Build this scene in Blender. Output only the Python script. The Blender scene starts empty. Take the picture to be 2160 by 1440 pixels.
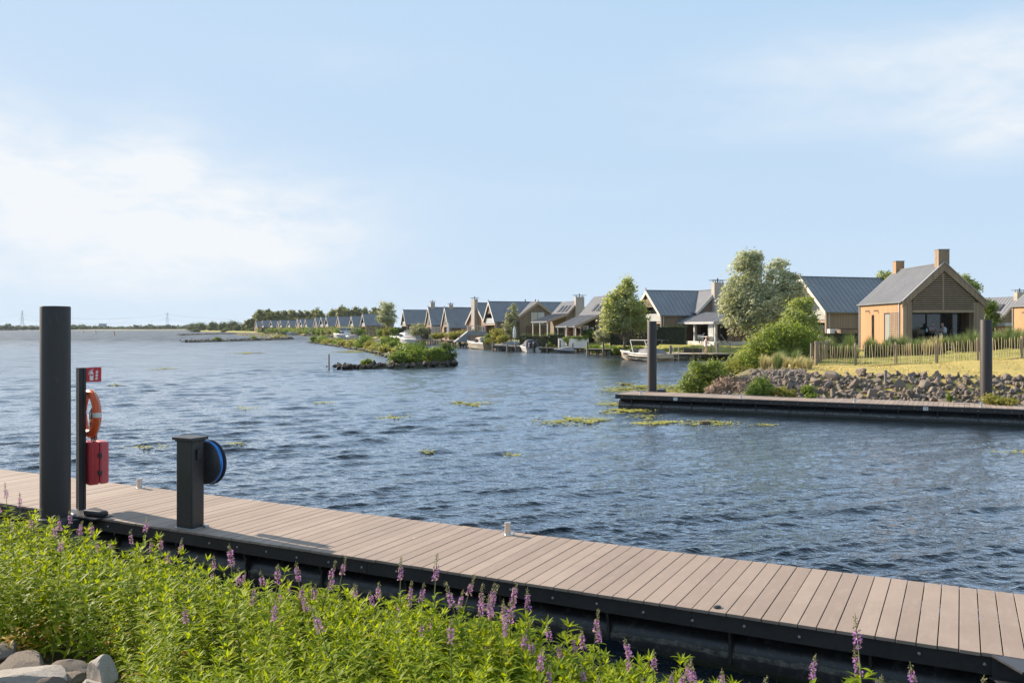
import bpy, bmesh, math, random
import numpy as np
from mathutils import Vector, Matrix, noise as mnoise
R = math.radians
sc = bpy.context.scene
col = sc.collection
F, HE, HZ = 1820.0, 3.05, 693.0          # focal length in photo pixels, eye height over the lake, horizon row

def P(px, py, Y):
    return Vector(((px-1080)/F*Y, Y, HE-(py-HZ)/F*Y))
def G(px, py, z=0.0):
    Y = F*(HE-z)/(py-HZ)
    return Vector(((px-1080)/F*Y, Y, z))
def XZ(px, Y):
    return (px-1080)/F*Y

def tag(o, label=None, cat=None, group=None, kind=None):
    if label: o['label'] = label
    if cat: o['category'] = cat
    if group: o['group'] = group
    if kind: o['kind'] = kind
    return o
def empty(name, loc=(0,0,0), rz=0.0, label=None, cat=None, group=None):
    o = bpy.data.objects.new(name, None); col.objects.link(o)
    o.location = loc; o.rotation_euler = (0,0,rz); o.empty_display_size = .2
    return tag(o, label, cat, group)
def link_mesh(name, me, parent=None, loc=None, rz=None):
    o = bpy.data.objects.new(name, me); col.objects.link(o)
    if parent is not None: o.parent = parent
    if loc is not None: o.location = loc
    if rz is not None: o.rotation_euler = (0,0,rz)
    return o
def np_mesh(name, V, Q, mats, mi=None, smooth=False):
    """mesh from numpy verts (n,3) and faces (m,k)"""
    V = np.asarray(V, dtype=np.float32); Q = np.asarray(Q, dtype=np.int32)
    me = bpy.data.meshes.new(name)
    m, k = Q.shape
    me.vertices.add(len(V)); me.vertices.foreach_set('co', V.ravel())
    me.loops.add(m*k); me.loops.foreach_set('vertex_index', Q.ravel())
    me.polygons.add(m)
    me.polygons.foreach_set('loop_start', np.arange(m, dtype=np.int32)*k)
    me.polygons.foreach_set('loop_total', np.full(m, k, dtype=np.int32))
    if mi is not None: me.polygons.foreach_set('material_index', np.asarray(mi, dtype=np.int32))
    if smooth: me.polygons.foreach_set('use_smooth', np.ones(m, dtype=bool))
    for mt in (mats if isinstance(mats, (list, tuple)) else [mats]): me.materials.append(mt)
    me.update(calc_edges=True); me.validate()
    return me

class MB:
    """collects boxes, prisms and tubes; build() links them as one mesh object"""
    def __init__(s): s.v=[]; s.f=[]; s.m=[]; s.sm=[]
    def add(s, vs, fs, mi=0, smooth=False):
        b=len(s.v); s.v += [tuple(v) for v in vs]
        for f in fs: s.f.append(tuple(b+i for i in f)); s.m.append(mi); s.sm.append(smooth)
    def box(s, c, d, rz=0.0, mi=0, M=None):
        x,y,z=d[0]/2,d[1]/2,d[2]/2
        pts=[Vector((a,b,e)) for e in (-z,z) for b in (-y,y) for a in (-x,x)]
        Mx = M if M is not None else Matrix.Rotation(rz,3,'Z')
        pts=[Mx@p+Vector(c) for p in pts]
        s.add(pts,[(0,2,3,1),(4,5,7,6),(0,1,5,4),(2,6,7,3),(0,4,6,2),(1,3,7,5)],mi)
    def bx(s, x0,x1,y0,y1,z0,z1, mi=0):
        s.box(((x0+x1)/2,(y0+y1)/2,(z0+z1)/2),(x1-x0,y1-y0,z1-z0),0,mi)
    def bar(s, a, b, w, h=None, mi=0, up=(0,0,1)):
        a,b=Vector(a),Vector(b); h=h or w; d=(b-a); L=d.length
        if L<1e-6: return
        d/=L; u=Vector(up)
        if abs(d.dot(u))>.98: u=Vector((0,1,0))
        sd=d.cross(u).normalized(); u2=sd.cross(d)
        M=Matrix((d,sd,u2)).transposed()
        s.box((a+b)/2,(L,w,h),0,mi,M)
    def prism(s, poly, axis, t0, t1, mi=0):
        """poly: 2D points extruded along axis 'x' (points are y,z), 'y' (x,z) or 'z' (x,y)"""
        n=len(poly)
        def mk(p,t): return {'x':(t,p[0],p[1]),'y':(p[0],t,p[1]),'z':(p[0],p[1],t)}[axis]
        vs=[mk(p,t0) for p in poly]+[mk(p,t1) for p in poly]
        fs=[tuple(range(n))[::-1],tuple(range(n,2*n))]+[(i,(i+1)%n,n+(i+1)%n,n+i) for i in range(n)]
        s.add(vs,fs,mi)
    def tube(s, pts, r, seg=8, mi=0, caps=True, closed=False):
        pts=[Vector(p) for p in pts]; n=len(pts)
        rs=r if isinstance(r,(list,tuple)) else [r]*n
        vs=[]; prev=None
        for i,p in enumerate(pts):
            if closed: t=pts[(i+1)%n]-pts[i-1]
            else: t=pts[min(i+1,n-1)]-pts[max(i-1,0)]
            t.normalize()
            if prev is None:
                a=Vector((0,0,1)) if abs(t.z)<.9 else Vector((1,0,0))
                x=t.cross(a).normalized()
            else:
                x=(prev-t*prev.dot(t)).normalized()
            prev=x; y=t.cross(x)
            for k in range(seg):
                A=2*math.pi*k/seg; vs.append(p+(x*math.cos(A)+y*math.sin(A))*rs[i])
        fs=[]
        for i in range(n if closed else n-1):
            j=(i+1)%n
            for k in range(seg):
                k2=(k+1)%seg; fs.append((i*seg+k,i*seg+k2,j*seg+k2,j*seg+k))
        s.add(vs,fs,mi,True)
        if caps and not closed:
            s.add(vs[:seg],[tuple(range(seg))[::-1]],mi); s.add(vs[-seg:],[tuple(range(seg))],mi)
    def lathe(s, prof, c=(0,0,0), seg=24, mi=0, smooth=True):
        vs=[]; n=len(prof)
        for (r,z) in prof:
            for k in range(seg):
                A=2*math.pi*k/seg; vs.append((c[0]+r*math.cos(A),c[1]+r*math.sin(A),c[2]+z))
        fs=[]
        for i in range(n-1):
            for k in range(seg):
                k2=(k+1)%seg; fs.append((i*seg+k,i*seg+k2,(i+1)*seg+k2,(i+1)*seg+k))
        s.add(vs,fs,mi,smooth)
    def loft(s, rings, mi=0, smooth=True, caps=True):
        n=len(rings[0]); vs=[p for r in rings for p in r]; fs=[]
        for i in range(len(rings)-1):
            for k in range(n):
                k2=(k+1)%n; fs.append((i*n+k,i*n+k2,(i+1)*n+k2,(i+1)*n+k))
        if caps: fs += [tuple(range(n))[::-1], tuple((len(rings)-1)*n+i for i in range(n))]
        s.add(vs,fs,mi,smooth)
    def mesh(s, name, mats):
        me=bpy.data.meshes.new(name); me.from_pydata(s.v,[],s.f)
        for m in (mats if isinstance(mats,(list,tuple)) else [mats]): me.materials.append(m)
        me.polygons.foreach_set('material_index',s.m); me.polygons.foreach_set('use_smooth',s.sm)
        me.update()
        if any(s.sm):
            try: me.set_sharp_from_angle(angle=R(38))
            except Exception: pass
        return me
    def build(s, name, mats, parent=None, loc=None, rz=None, bevel=0.0):
        o=link_mesh(name,s.mesh(name,mats),parent,loc,rz)
        if bevel:
            b=o.modifiers.new('bevel','BEVEL'); b.width=bevel; b.segments=2; b.limit_method='ANGLE'; b.angle_limit=R(40)
        return o
def copy_tree(o, parent=None):
    c=o.copy(); col.objects.link(c)
    if parent is not None: c.parent=parent
    for ch in o.children: copy_tree(ch,c)
    return c

# ------------------------------------------------------------------ materials
class NT:
    def __init__(s, m):
        m.use_nodes=True; s.t=m.node_tree; s.t.nodes.clear()
    def n(s, typ, **kw):
        nd=s.t.nodes.new(typ)
        for k,v in kw.items():
            if k.startswith('i_'):
                key=k[2:]; key=int(key) if key.isdigit() else key.replace('_',' ')
                nd.inputs[key].default_value=v
            else: setattr(nd,k,v)
        return nd
    def l(s,a,b): s.t.links.new(a,b)
    def math(s,op,a,b=None,c=None,clamp=False):
        nd=s.n('ShaderNodeMath',operation=op); nd.use_clamp=clamp
        for i,v in enumerate((a,b,c)):
            if v is None: continue
            if isinstance(v,(int,float)): nd.inputs[i].default_value=v
            else: s.l(v,nd.inputs[i])
        return nd.outputs[0]
    def mix(s,f,a,b,blend='MIX'):
        nd=s.n('ShaderNodeMix',data_type='RGBA',blend_type=blend); nd.clamp_factor=True
        for i,v in ((0,f),(6,a),(7,b)):
            if isinstance(v,(int,float)): nd.inputs[i].default_value=v
            elif isinstance(v,(tuple,list)): nd.inputs[i].default_value=(*v[:3],1)
            else: s.l(v,nd.inputs[i])
        return nd.outputs[2]
    def noise(s,scale,detail=4,rough=.55,vec=None,dist=0.0,coord='Object',sc3=None):
        nd=s.n('ShaderNodeTexNoise'); nd.inputs['Scale'].default_value=scale; nd.inputs['Detail'].default_value=detail
        nd.inputs['Roughness'].default_value=rough; nd.inputs['Distortion'].default_value=dist
        if vec is None: vec=s.coord(coord)
        if sc3:
            mp=s.n('ShaderNodeMapping'); mp.inputs['Scale'].default_value=sc3; s.l(vec,mp.inputs[0]); vec=mp.outputs[0]
        s.l(vec,nd.inputs['Vector']); return nd.outputs['Fac']
    def coord(s,which='Object'):
        if not hasattr(s,'tc'): s.tc=s.n('ShaderNodeTexCoord')
        return s.tc.outputs[which]
    def pos(s):
        if not hasattr(s,'geo'): s.geo=s.n('ShaderNodeNewGeometry')
        return s.geo.outputs['Position']
    def island(s):
        s.pos(); return s.geo.outputs['Random Per Island']
    def ramp(s,f,stops):
        nd=s.n('ShaderNodeValToRGB'); e=nd.color_ramp.elements
        while len(e)<len(stops): e.new(.5)
        for el,(p,c) in zip(e,stops): el.position=p; el.color=(*c[:3],1) if isinstance(c,(tuple,list)) else (c,c,c,1)
        s.l(f,nd.inputs[0]); return nd.outputs[0]
    def out(s,sh,disp=None):
        o=s.n('ShaderNodeOutputMaterial'); s.l(sh,o.inputs[0])
    def bump(s,h,strength=.3,dist=.02,normal=None):
        b=s.n('ShaderNodeBump'); b.inputs['Strength'].default_value=strength; b.inputs['Distance'].default_value=dist
        s.l(h,b.inputs['Height'])
        if normal is not None: s.l(normal,b.inputs['Normal'])
        return b.outputs[0]
    def prin(s,colr,rough=.6,metal=0.0,normal=None,spec=.5,**kw):
        p=s.n('ShaderNodeBsdfPrincipled')
        for k,v in (('Base Color',colr),('Roughness',rough),('Metallic',metal),('Specular IOR Level',spec)):
            if isinstance(v,(int,float)): p.inputs[k].default_value=v
            elif isinstance(v,(tuple,list)): p.inputs[k].default_value=(*v[:3],1)
            else: s.l(v,p.inputs[k])
        if normal is not None: s.l(normal,p.inputs['Normal'])
        for k,v in kw.items(): p.inputs[k.replace('_',' ')].default_value=v
        return p.outputs[0]

def mat(name, c, rough=.6, metal=0.0, var=.18, scale=3.0, bump=0.0, bscale=40, spec=.5, isl=0.0, sc3=None, **kw):
    """plain procedural surface: colour varied by large and small noise, optional per-island tint and bump"""
    m=bpy.data.materials.new(name); t=NT(m)
    n1=t.noise(scale,5,.6,sc3=sc3); n2=t.noise(scale*9,3,.6,sc3=sc3)
    s=t.math('ADD',t.math('MULTIPLY',n1,.65),t.math('MULTIPLY',n2,.35))
    lo=tuple(x*(1-var*1.6) for x in c); hi=tuple(min(1,x*(1+var*1.6)) for x in c)
    cc=t.mix(t.math('MULTIPLY_ADD',s,2.0,-.5,clamp=True),lo,hi)
    if isl:
        k=t.math('MULTIPLY_ADD',t.island(),2*isl,1-isl)
        g=t.n('ShaderNodeCombineColor'); 
        for i in range(3): t.l(k,g.inputs[i])
        cc=t.mix(1.0,cc,g.outputs[0],'MULTIPLY')
    nm=None
    if bump: nm=t.bump(t.noise(bscale,4,.6,sc3=sc3),bump,.02)
    rr=t.math('MULTIPLY_ADD',n2,.25,rough-.12,clamp=True)
    t.out(t.prin(cc,rr,metal,nm,spec,**kw)); return m

def leaf_mat(name, c1, c2, c3=None, trans=.4, rough=.5, scale=.8, spec=.35):
    """leaves: tint per leaf, drifting over the crown, part of the light passing through"""
    m=bpy.data.materials.new(name); t=NT(m)
    cc=t.mix(t.island(),c1,c2)
    n=t.noise(scale,3,.6)
    if c3: cc=t.mix(t.math('MULTIPLY_ADD',n,3.2,-1.45,clamp=True),cc,c3)
    else: cc=t.mix(t.math('MULTIPLY_ADD',n,2.0,-.6,clamp=True),cc,c1)
    tr=t.n('ShaderNodeBsdfTranslucent')
    tc=t.mix(.55,cc,(min(1,c2[0]*1.5),min(1,c2[1]*1.6),c2[2]*.7))
    t.l(tc,tr.inputs[0])
    mx=t.n('ShaderNodeMixShader'); mx.inputs[0].default_value=trans
    t.l(t.prin(cc,rough,0,None,spec),mx.inputs[1]); t.l(tr.outputs[0],mx.inputs[2])
    t.out(mx.outputs[0]); return m

def wood_clad(name, c, pitch=.13, dark=.5, var=.2, axis='xy'):
    """vertical boards: groove lines every `pitch` metres along the wall (object x and y), tint per board"""
    m=bpy.data.materials.new(name); t=NT(m)
    sp=t.n('ShaderNodeSeparateXYZ'); t.l(t.coord('Object'),sp.inputs[0])
    a=t.math('ADD',sp.outputs[0],sp.outputs[1])
    q=t.math('DIVIDE',a,pitch); fr=t.math('FRACT',q); fl=t.math('FLOOR',q)
    wn=t.n('ShaderNodeTexWhiteNoise',noise_dimensions='1D'); t.l(fl,wn.inputs['W'])
    g=t.math('LESS_THAN',t.math('ABSOLUTE',t.math('SUBTRACT',fr,.5)),.44)
    n=t.noise(2.2,5,.65,sc3=(6,6,.6))
    k=t.math('ADD',t.math('MULTIPLY',wn.outputs[0],.5),t.math('MULTIPLY',n,.5))
    lo=tuple(x*(1-var*1.5) for x in c); hi=tuple(x*(1+var*1.5) for x in c)
    cc=t.mix(k,lo,hi); cc=t.mix(g,tuple(x*dark for x in c),cc)
    w=t.noise(.5,3,.6); cc=t.mix(t.math('MULTIPLY_ADD',w,1.6,-.75,clamp=True),cc,tuple(x*y for x,y in zip(c,(.62,.68,.75))))
    t.out(t.prin(cc,.7,0,t.bump(g,.5,.01))); return m

def brick_mat(name,c):
    m=bpy.data.materials.new(name); t=NT(m)
    sp=t.n('ShaderNodeSeparateXYZ'); t.l(t.coord('Object'),sp.inputs[0])
    cb=t.n('ShaderNodeCombineXYZ'); t.l(t.math('ADD',sp.outputs[0],sp.outputs[1]),cb.inputs[0]); t.l(sp.outputs[2],cb.inputs[1])
    b=t.n('ShaderNodeTexBrick'); t.l(cb.outputs[0],b.inputs[0]); b.inputs['Scale'].default_value=1
    b.inputs['Brick Width'].default_value=.22; b.inputs['Row Height'].default_value=.065; b.inputs['Mortar Size'].default_value=.006
    b.inputs['Color1'].default_value=(*[x*.8 for x in c],1); b.inputs['Color2'].default_value=(*[x*1.2 for x in c],1)
    b.inputs['Mortar'].default_value=(.3,.27,.24,1)
    cc=t.mix(t.noise(1.5,4),b.outputs[0],tuple(x*.75 for x in c))
    t.out(t.prin(cc,.85)); return m

M={}
M['zinc']=mat('zinc_roof',(.195,.20,.215),.5,.0,.14,.6,0,spec=.22,isl=.06)
M['zinc_light']=mat('zinc_roof_light',(.38,.38,.39),.42,.25,.10,.6,0,isl=.04)
M['clad']=wood_clad('larch_boards',(.40,.225,.112))
M['clad_gable']=wood_clad('weathered_larch_boards',(.26,.185,.13))
M['clad_grey']=wood_clad('grey_brown_boards',(.20,.145,.10))
M['clad_brown']=wood_clad('brown_boards',(.17,.115,.08))
M['brick']=brick_mat('orange_brick',(.38,.21,.12))
M['trim']=mat('pale_trim',(.52,.49,.44),.6,0,.1,2)
M['trim_wood']=mat('larch_trim',(.33,.25,.185),.65,0,.2,2,.2,30,sc3=(1,1,8))
M['slat']=mat('slat_wood',(.31,.23,.165),.65,0,.2,3)
M['dark']=mat('dark_frame',(.022,.022,.025),.4,0,.2,4)
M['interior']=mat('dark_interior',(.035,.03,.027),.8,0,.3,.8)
M['stone']=mat('chimney_stone',(.40,.355,.31),.8,0,.15,1.5,.3,18)
M['concrete']=mat('pale_concrete',(.55,.53,.50),.8,0,.12,1.2,.2,25)
M['white']=mat('white_paint',(.74,.74,.73),.35,0,.06,2)
M['jetty']=mat('weathered_planks',(.36,.30,.235),.8,0,.25,2.5,.3,25,isl=.18)
M['pile_wood']=mat('grey_timber',(.22,.20,.175),.85,0,.3,3,.4,30,sc3=(1,1,.2))
M['pile_dark']=mat('wet_timber',(.05,.045,.04),.8,0,.3,3)
M['steel']=mat('stainless_steel',(.62,.60,.57),.28,.9,.1,8)
M['galv']=mat('galvanised_steel',(.42,.43,.44),.45,.7,.15,6)
M['skin']=mat('skin',(.55,.33,.25),.55,0,.06,6,0,40,Subsurface_Weight=.1)
M['hedge']=leaf_mat('hedge_leaves',(.035,.06,.016),(.065,.105,.028),(.10,.14,.035),.28)
M['bush']=leaf_mat('bush_leaves',(.075,.13,.018),(.18,.25,.035),(.27,.27,.05),.45)
M['bush_dark']=leaf_mat('dark_bush_leaves',(.05,.09,.017),(.12,.18,.03),(.17,.19,.04),.4)
M['bush_yellow']=leaf_mat('yellow_bush_leaves',(.20,.21,.035),(.32,.30,.06),(.24,.17,.06),.42)
M['bush_grey']=leaf_mat('grey_bush_leaves',(.22,.23,.13),(.35,.35,.21),(.26,.25,.13),.32)
M['willow']=leaf_mat('silver_willow_leaves',(.34,.35,.225),(.50,.50,.35),(.20,.22,.10),.34,.5,.6)
M['willow_green']=leaf_mat('green_willow_leaves',(.17,.22,.05),(.31,.35,.10),(.38,.39,.17),.45,.5,.7)
M['poplar']=leaf_mat('poplar_leaves',(.22,.25,.06),(.38,.40,.15),(.50,.49,.30),.48,.42,.7)
M['forest']=leaf_mat('forest_leaves',(.11,.13,.035),(.21,.215,.06),(.27,.26,.08),.32,.7,.06)
M['far_leaf']=leaf_mat('far_tree_leaves',(.07,.09,.04),(.13,.15,.055),(.17,.175,.07),.25,.7,.06)
M['shrub']=leaf_mat('shrub_leaves',(.11,.16,.025),(.24,.29,.055),(.33,.33,.10),.45,.5,.9)
M['bark']=mat('bark',(.15,.115,.085),.9,0,.3,5,.5,25,sc3=(1,1,.25))
SUN_E, SKY_S, EXPO = 5.0, .15, 1.0
K_=2**(-.30)
VEIL, VC, CL = .72, (.405*K_,.50*K_,.59*K_), (.575*K_,.59*K_,.605*K_)
SKY_G, SKY_K, SKY_M = (4.5,6.0,8.0), (.6,.6,.6), (1.46*K_,1.86*K_,2.36*K_)
HAZE=.00006
HIGH=.35
W_S1,W_S2,W_S3,W_G,W_B,W_C,W_FR=.017,.037,.064,.5,.65,(.009,.013,.019),(1.95,-.06)

# ------------------------------------------------------------------ camera, sun, sky
cam=bpy.data.cameras.new('camera'); cam.lens=F/2160*36; cam.sensor_width=36; cam.shift_y=(HZ-720)/2160
cam.clip_start=.1; cam.clip_end=20000
co=bpy.data.objects.new('camera',cam); col.objects.link(co); co.location=(0,0,HE); co.rotation_euler=(R(90),0,0); sc.camera=co
SUN_AZ, SUN_EL = R(-57), R(27)
sd=Vector((math.sin(SUN_AZ)*math.cos(SUN_EL), math.cos(SUN_AZ)*math.cos(SUN_EL), math.sin(SUN_EL)))
sl=bpy.data.lights.new('sun','SUN'); sl.energy=SUN_E; sl.angle=R(.6); sl.color=(1,.85,.68)
so=bpy.data.objects.new('sun',sl); col.objects.link(so); so.rotation_euler=sd.to_track_quat('Z','Y').to_euler(); so.location=(-60,40,60)

w=bpy.data.worlds.new('World'); sc.world=w; w.use_nodes=True
class WT(NT):
    def __init__(s,w): s.t=w.node_tree; s.t.nodes.clear()
t=WT(w)
sky=t.n('ShaderNodeTexSky'); sky.sky_type='NISHITA'; sky.sun_disc=False; sky.sun_elevation=SUN_EL; sky.sun_rotation=SUN_AZ%(2*math.pi)
sky.altitude=0; sky.air_density=1.0; sky.dust_density=1.3; sky.ozone_density=1.6
sp=t.n('ShaderNodeSeparateXYZ'); t.l(t.coord('Generated'),sp.inputs[0])
az=t.math('ARCTAN2',sp.outputs[0],sp.outputs[1]); el=t.math('ARCSINE',sp.outputs[2])
cv=t.n('ShaderNodeCombineXYZ'); t.l(az,cv.inputs[0]); t.l(t.math('MULTIPLY',el,2.6),cv.inputs[1])
n1=t.noise(4.2,7,.58,vec=cv.outputs[0],dist=.6); n2=t.noise(17,5,.6,vec=cv.outputs[0],dist=.3)
def blob(a,e,sa,se,k):
    dx=t.math('DIVIDE',t.math('SUBTRACT',az,R(a)),R(sa)); dy=t.math('DIVIDE',t.math('SUBTRACT',el,R(e)),R(se))
    q=t.math('ADD',t.math('MULTIPLY',dx,dx),t.math('MULTIPLY',dy,dy))
    return t.math('MULTIPLY',t.math('EXPONENT',t.math('MULTIPLY',q,-1.0)),k)
bl=None
for b in [(-27,7.4,12.5,3.6,.92),(-17.5,7.4,9.5,2.8,.74),(-23,3.0,13,1.9,.55),(-22.5,11.3,3.2,2.4,.55),(-31,11.3,4,2.6,.55),(-13,5.2,7,1.6,.35),
          (23,15.5,13,2.6,.52),(29.5,11.8,5,2.2,.85),(30.5,16.5,4,1.5,.4),(17,12.5,9,1.2,.22),(-48,10,14,6,.8),(52,14,16,4,.6),(-10,17,9,1.6,.16),(5,9,14,1.2,.12)]:
    q=blob(*b); bl=q if bl is None else t.math('ADD',bl,q)
bl=t.math('MINIMUM',bl,1.15)
nz=t.math('ADD',t.math('MULTIPLY',n1,.62),t.math('MULTIPLY',n2,.38))
mask=t.math('MULTIPLY',bl,t.math('MULTIPLY_ADD',nz,2.9,-.62,clamp=False),clamp=True)
mask=t.math('POWER',t.math('MULTIPLY',mask,1.02,clamp=True),1.25)
# thin high veil that whitens the air low down
veil=t.math('MULTIPLY',t.math('EXPONENT',t.math('MULTIPLY',t.math('ABSOLUTE',el),-8.0)),VEIL,clamp=True)
veil=t.math('ADD',veil,t.math('MULTIPLY',n1,.06))
veil=t.math('ADD',veil,t.math('MULTIPLY',t.math('MULTIPLY_ADD',el,2.0,-.75,clamp=True),HIGH))     # brightness added above the view, for fill light and water reflections
# soften the glare round the sun, lift the deep blue overhead
rgb=t.n('ShaderNodeSeparateColor'); t.l(sky.outputs[0],rgb.inputs[0]); cmb=t.n('ShaderNodeCombineColor')
for i in range(3):
    x=t.math('MULTIPLY',rgb.outputs[i],SKY_G[i]); y=t.math('MULTIPLY',t.math('DIVIDE',x,t.math('ADD',1.0,t.math('MULTIPLY',x,SKY_K[i]))),SKY_M[i]); t.l(y,cmb.inputs[i])
c1=t.mix(veil,cmb.outputs[0],(VC[0]/SKY_S,VC[1]/SKY_S,VC[2]/SKY_S))
c2=t.mix(t.math('MULTIPLY',mask,.9),c1,(CL[0]/SKY_S,CL[1]/SKY_S,CL[2]/SKY_S))
bg=t.n('ShaderNodeBackground'); t.l(c2,bg.inputs[0]); bg.inputs[1].default_value=SKY_S
wo=t.n('ShaderNodeOutputWorld'); t.l(bg.outputs[0],wo.inputs[0])
sc.view_settings.view_transform='Standard'; sc.view_settings.look='None'; sc.view_settings.exposure=EXPO; sc.view_settings.gamma=1
sc.cycles.max_bounces=6; sc.cycles.transparent_max_bounces=6; sc.cycles.use_denoising=True
sc.cycles.sample_clamp_indirect=6; sc.cycles.caustics_reflective=False; sc.cycles.caustics_refractive=False

# ------------------------------------------------------------------ water
rng=np.random.default_rng(7)
NW=64
lam=np.exp(rng.uniform(np.log(.16),np.log(2.8),NW)); lam[:6]=[3.2,2.5,2.0,1.6,1.3,1.1]
ang=np.radians(-63)+rng.normal(0,.50,NW); ang[:6]=np.radians(-63)+rng.normal(0,.2,6)
wk=2*np.pi/lam; wd=np.stack([np.cos(ang),np.sin(ang)],1)
slope=np.where(lam>1.3,W_S1,np.where(lam>.34,W_S2,W_S3))*rng.uniform(.6,1.3,NW)
wa=slope/wk; wph=rng.uniform(0,2*np.pi,NW)
def waves(x,y,sp=None):
    """height and choppy offsets of the lake surface; components finer than the grid fade out"""
    h=np.zeros_like(x); dx=np.zeros_like(x); dy=np.zeros_like(x)
    gust=.75+.35*np.sin(x*.21+1.3*np.sin(y*.13))*np.sin(y*.17+.5)
    for i in range(NW):
        ph=wk[i]*(wd[i,0]*x+wd[i,1]*y)+wph[i]
        ph=ph+.5*np.sin(.9/lam[i]*(wd[i,1]*x-wd[i,0]*y)*.8+i)       # wandering crests
        f=wa[i]*gust
        if sp is not None: f=f*np.clip((lam[i]/np.maximum(sp,1e-4)-2.5)/2.5,0,1)
        h+=f*np.cos(ph); s=np.sin(ph)*f*.9
        dx-=wd[i,0]*s; dy-=wd[i,1]*s
    return h,dx,dy
calm_axis=(np.array([4.0,33.0]),np.array([.887,-.462]),np.array([.462,.887]))
def shelter(x,y):
    """calmer strip in the lee of the docks"""
    rx=x-calm_axis[0][0]; ry=y-calm_axis[0][1]
    o=rx*.462+ry*.887; a=rx*.887-ry*.462
    s=np.exp(-np.clip(-o,0,None)/2.2)*(1/(1+np.exp(-(a+.3)*3)))
    s=np.where(o>0,(1/(1+np.exp(-(a+.3)*3))),s)
    return 1-.62*s
rows=[3.0]
while rows[-1]<6000: rows.append(rows[-1]*(1+ (.0030 if rows[-1]<70 else .0042 if rows[-1]<220 else .03)))
rows=np.array(rows); ta=np.tan(np.radians(np.linspace(-44,44,980)))
X=rows[:,None]*ta[None,:]; Y=np.repeat(rows[:,None],len(ta),1)
spc=np.where(Y<70,Y*.0031,np.where(Y<220,Y*.0043,Y*.03))
h,dx,dy=waves(X,Y,spc); sh=shelter(X,Y); fade=np.clip(1.5-Y/220,0.0,1)
V=np.stack([X+dx*sh*fade,Y+dy*sh*fade,h*sh*fade],-1).reshape(-1,3)
nr,nc=X.shape; idx=np.arange(nr*nc).reshape(nr,nc)
Q=np.stack([idx[:-1,:-1],idx[:-1,1:],idx[1:,1:],idx[1:,:-1]],-1).reshape(-1,4)
mw=bpy.data.materials.new('lake_water'); t=NT(mw)
mp=t.n('ShaderNodeMapping'); mp.inputs['Rotation'].default_value=(0,0,R(-27)); mp.inputs['Scale'].default_value=(1,1.9,1); t.l(t.coord('Object'),mp.inputs[0])
a1=t.noise(1.5,3,.6,vec=mp.outputs[0],dist=.5); a2=t.noise(4.6,3,.6,vec=mp.outputs[0],dist=.6); a3=t.noise(13,2,.5,vec=mp.outputs[0],dist=.4)
spw=t.n('ShaderNodeSeparateXYZ'); t.l(t.coord('Object'),spw.inputs[0]); gust=t.noise(.09,3,.6)
fetch=t.math('MULTIPLY_ADD',spw.outputs[1],.005,-.15,clamp=True)            # the open lake is rougher than the sheltered harbour mouth
lanes=t.noise(1.0,4,.65,vec=mp.outputs[0],sc3=(.05,.16,1))
chop=t.noise(1.0,3,.6,vec=mp.outputs[0],sc3=(.22,.42,1))
rough=t.math('MULTIPLY_ADD',fetch,t.math('MULTIPLY_ADD',lanes,.75,-.02),.02,clamp=True)
fine=t.math('ADD',t.math('MULTIPLY',a1,.03),t.math('ADD',t.math('MULTIPLY',a2,.030),t.math('MULTIPLY',a3,.011)))
hh=t.math('MULTIPLY',fine,t.math('MULTIPLY_ADD',gust,W_G,W_B))
b=t.n('ShaderNodeBump'); b.inputs['Distance'].default_value=1.0; b.inputs['Strength'].default_value=1; t.l(hh,b.inputs['Height'])
fr=t.n('ShaderNodeFresnel'); fr.inputs['IOR'].default_value=1.333; t.l(b.outputs[0],fr.inputs['Normal'])
gl=t.n('ShaderNodeBsdfGlossy'); t.l(rough,gl.inputs['Roughness']); t.l(b.outputs[0],gl.inputs['Normal']); gl.inputs['Color'].default_value=(.91,.955,1,1)
df=t.n('ShaderNodeBsdfDiffuse'); df.inputs['Color'].default_value=(*W_C,1)
mx=t.n('ShaderNodeMixShader'); fac=t.math('MULTIPLY_ADD',fr.outputs[0],W_FR[0],W_FR[1],clamp=True); dull=t.math('SUBTRACT',1.0,t.math('MULTIPLY',fetch,t.math('ADD',t.math('MULTIPLY',lanes,.45),t.math('MULTIPLY_ADD',chop,1.5,-.25),clamp=True)))
t.l(t.math('MULTIPLY',fac,dull),mx.inputs[0]); t.l(df.outputs[0],mx.inputs[1]); t.l(gl.outputs[0],mx.inputs[2]); sh_=mx.outputs[0]
t.out(sh_)
me=np_mesh('water',V,Q,mw,smooth=True); tag(link_mesh('water',me),'dark blue rippled lake water','water',kind='structure')
def wave_pt(x,y):
    """where the water surface point that rests at (x, y) is carried by the waves"""
    h,dx,dy=waves(x,y,np.where(y<70,y*.0031,np.where(y<220,y*.0043,y*.03))); k=shelter(x,y)*np.clip(1.5-y/220,0,1)
    return x+dx*k,y+dy*k,h*k
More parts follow.
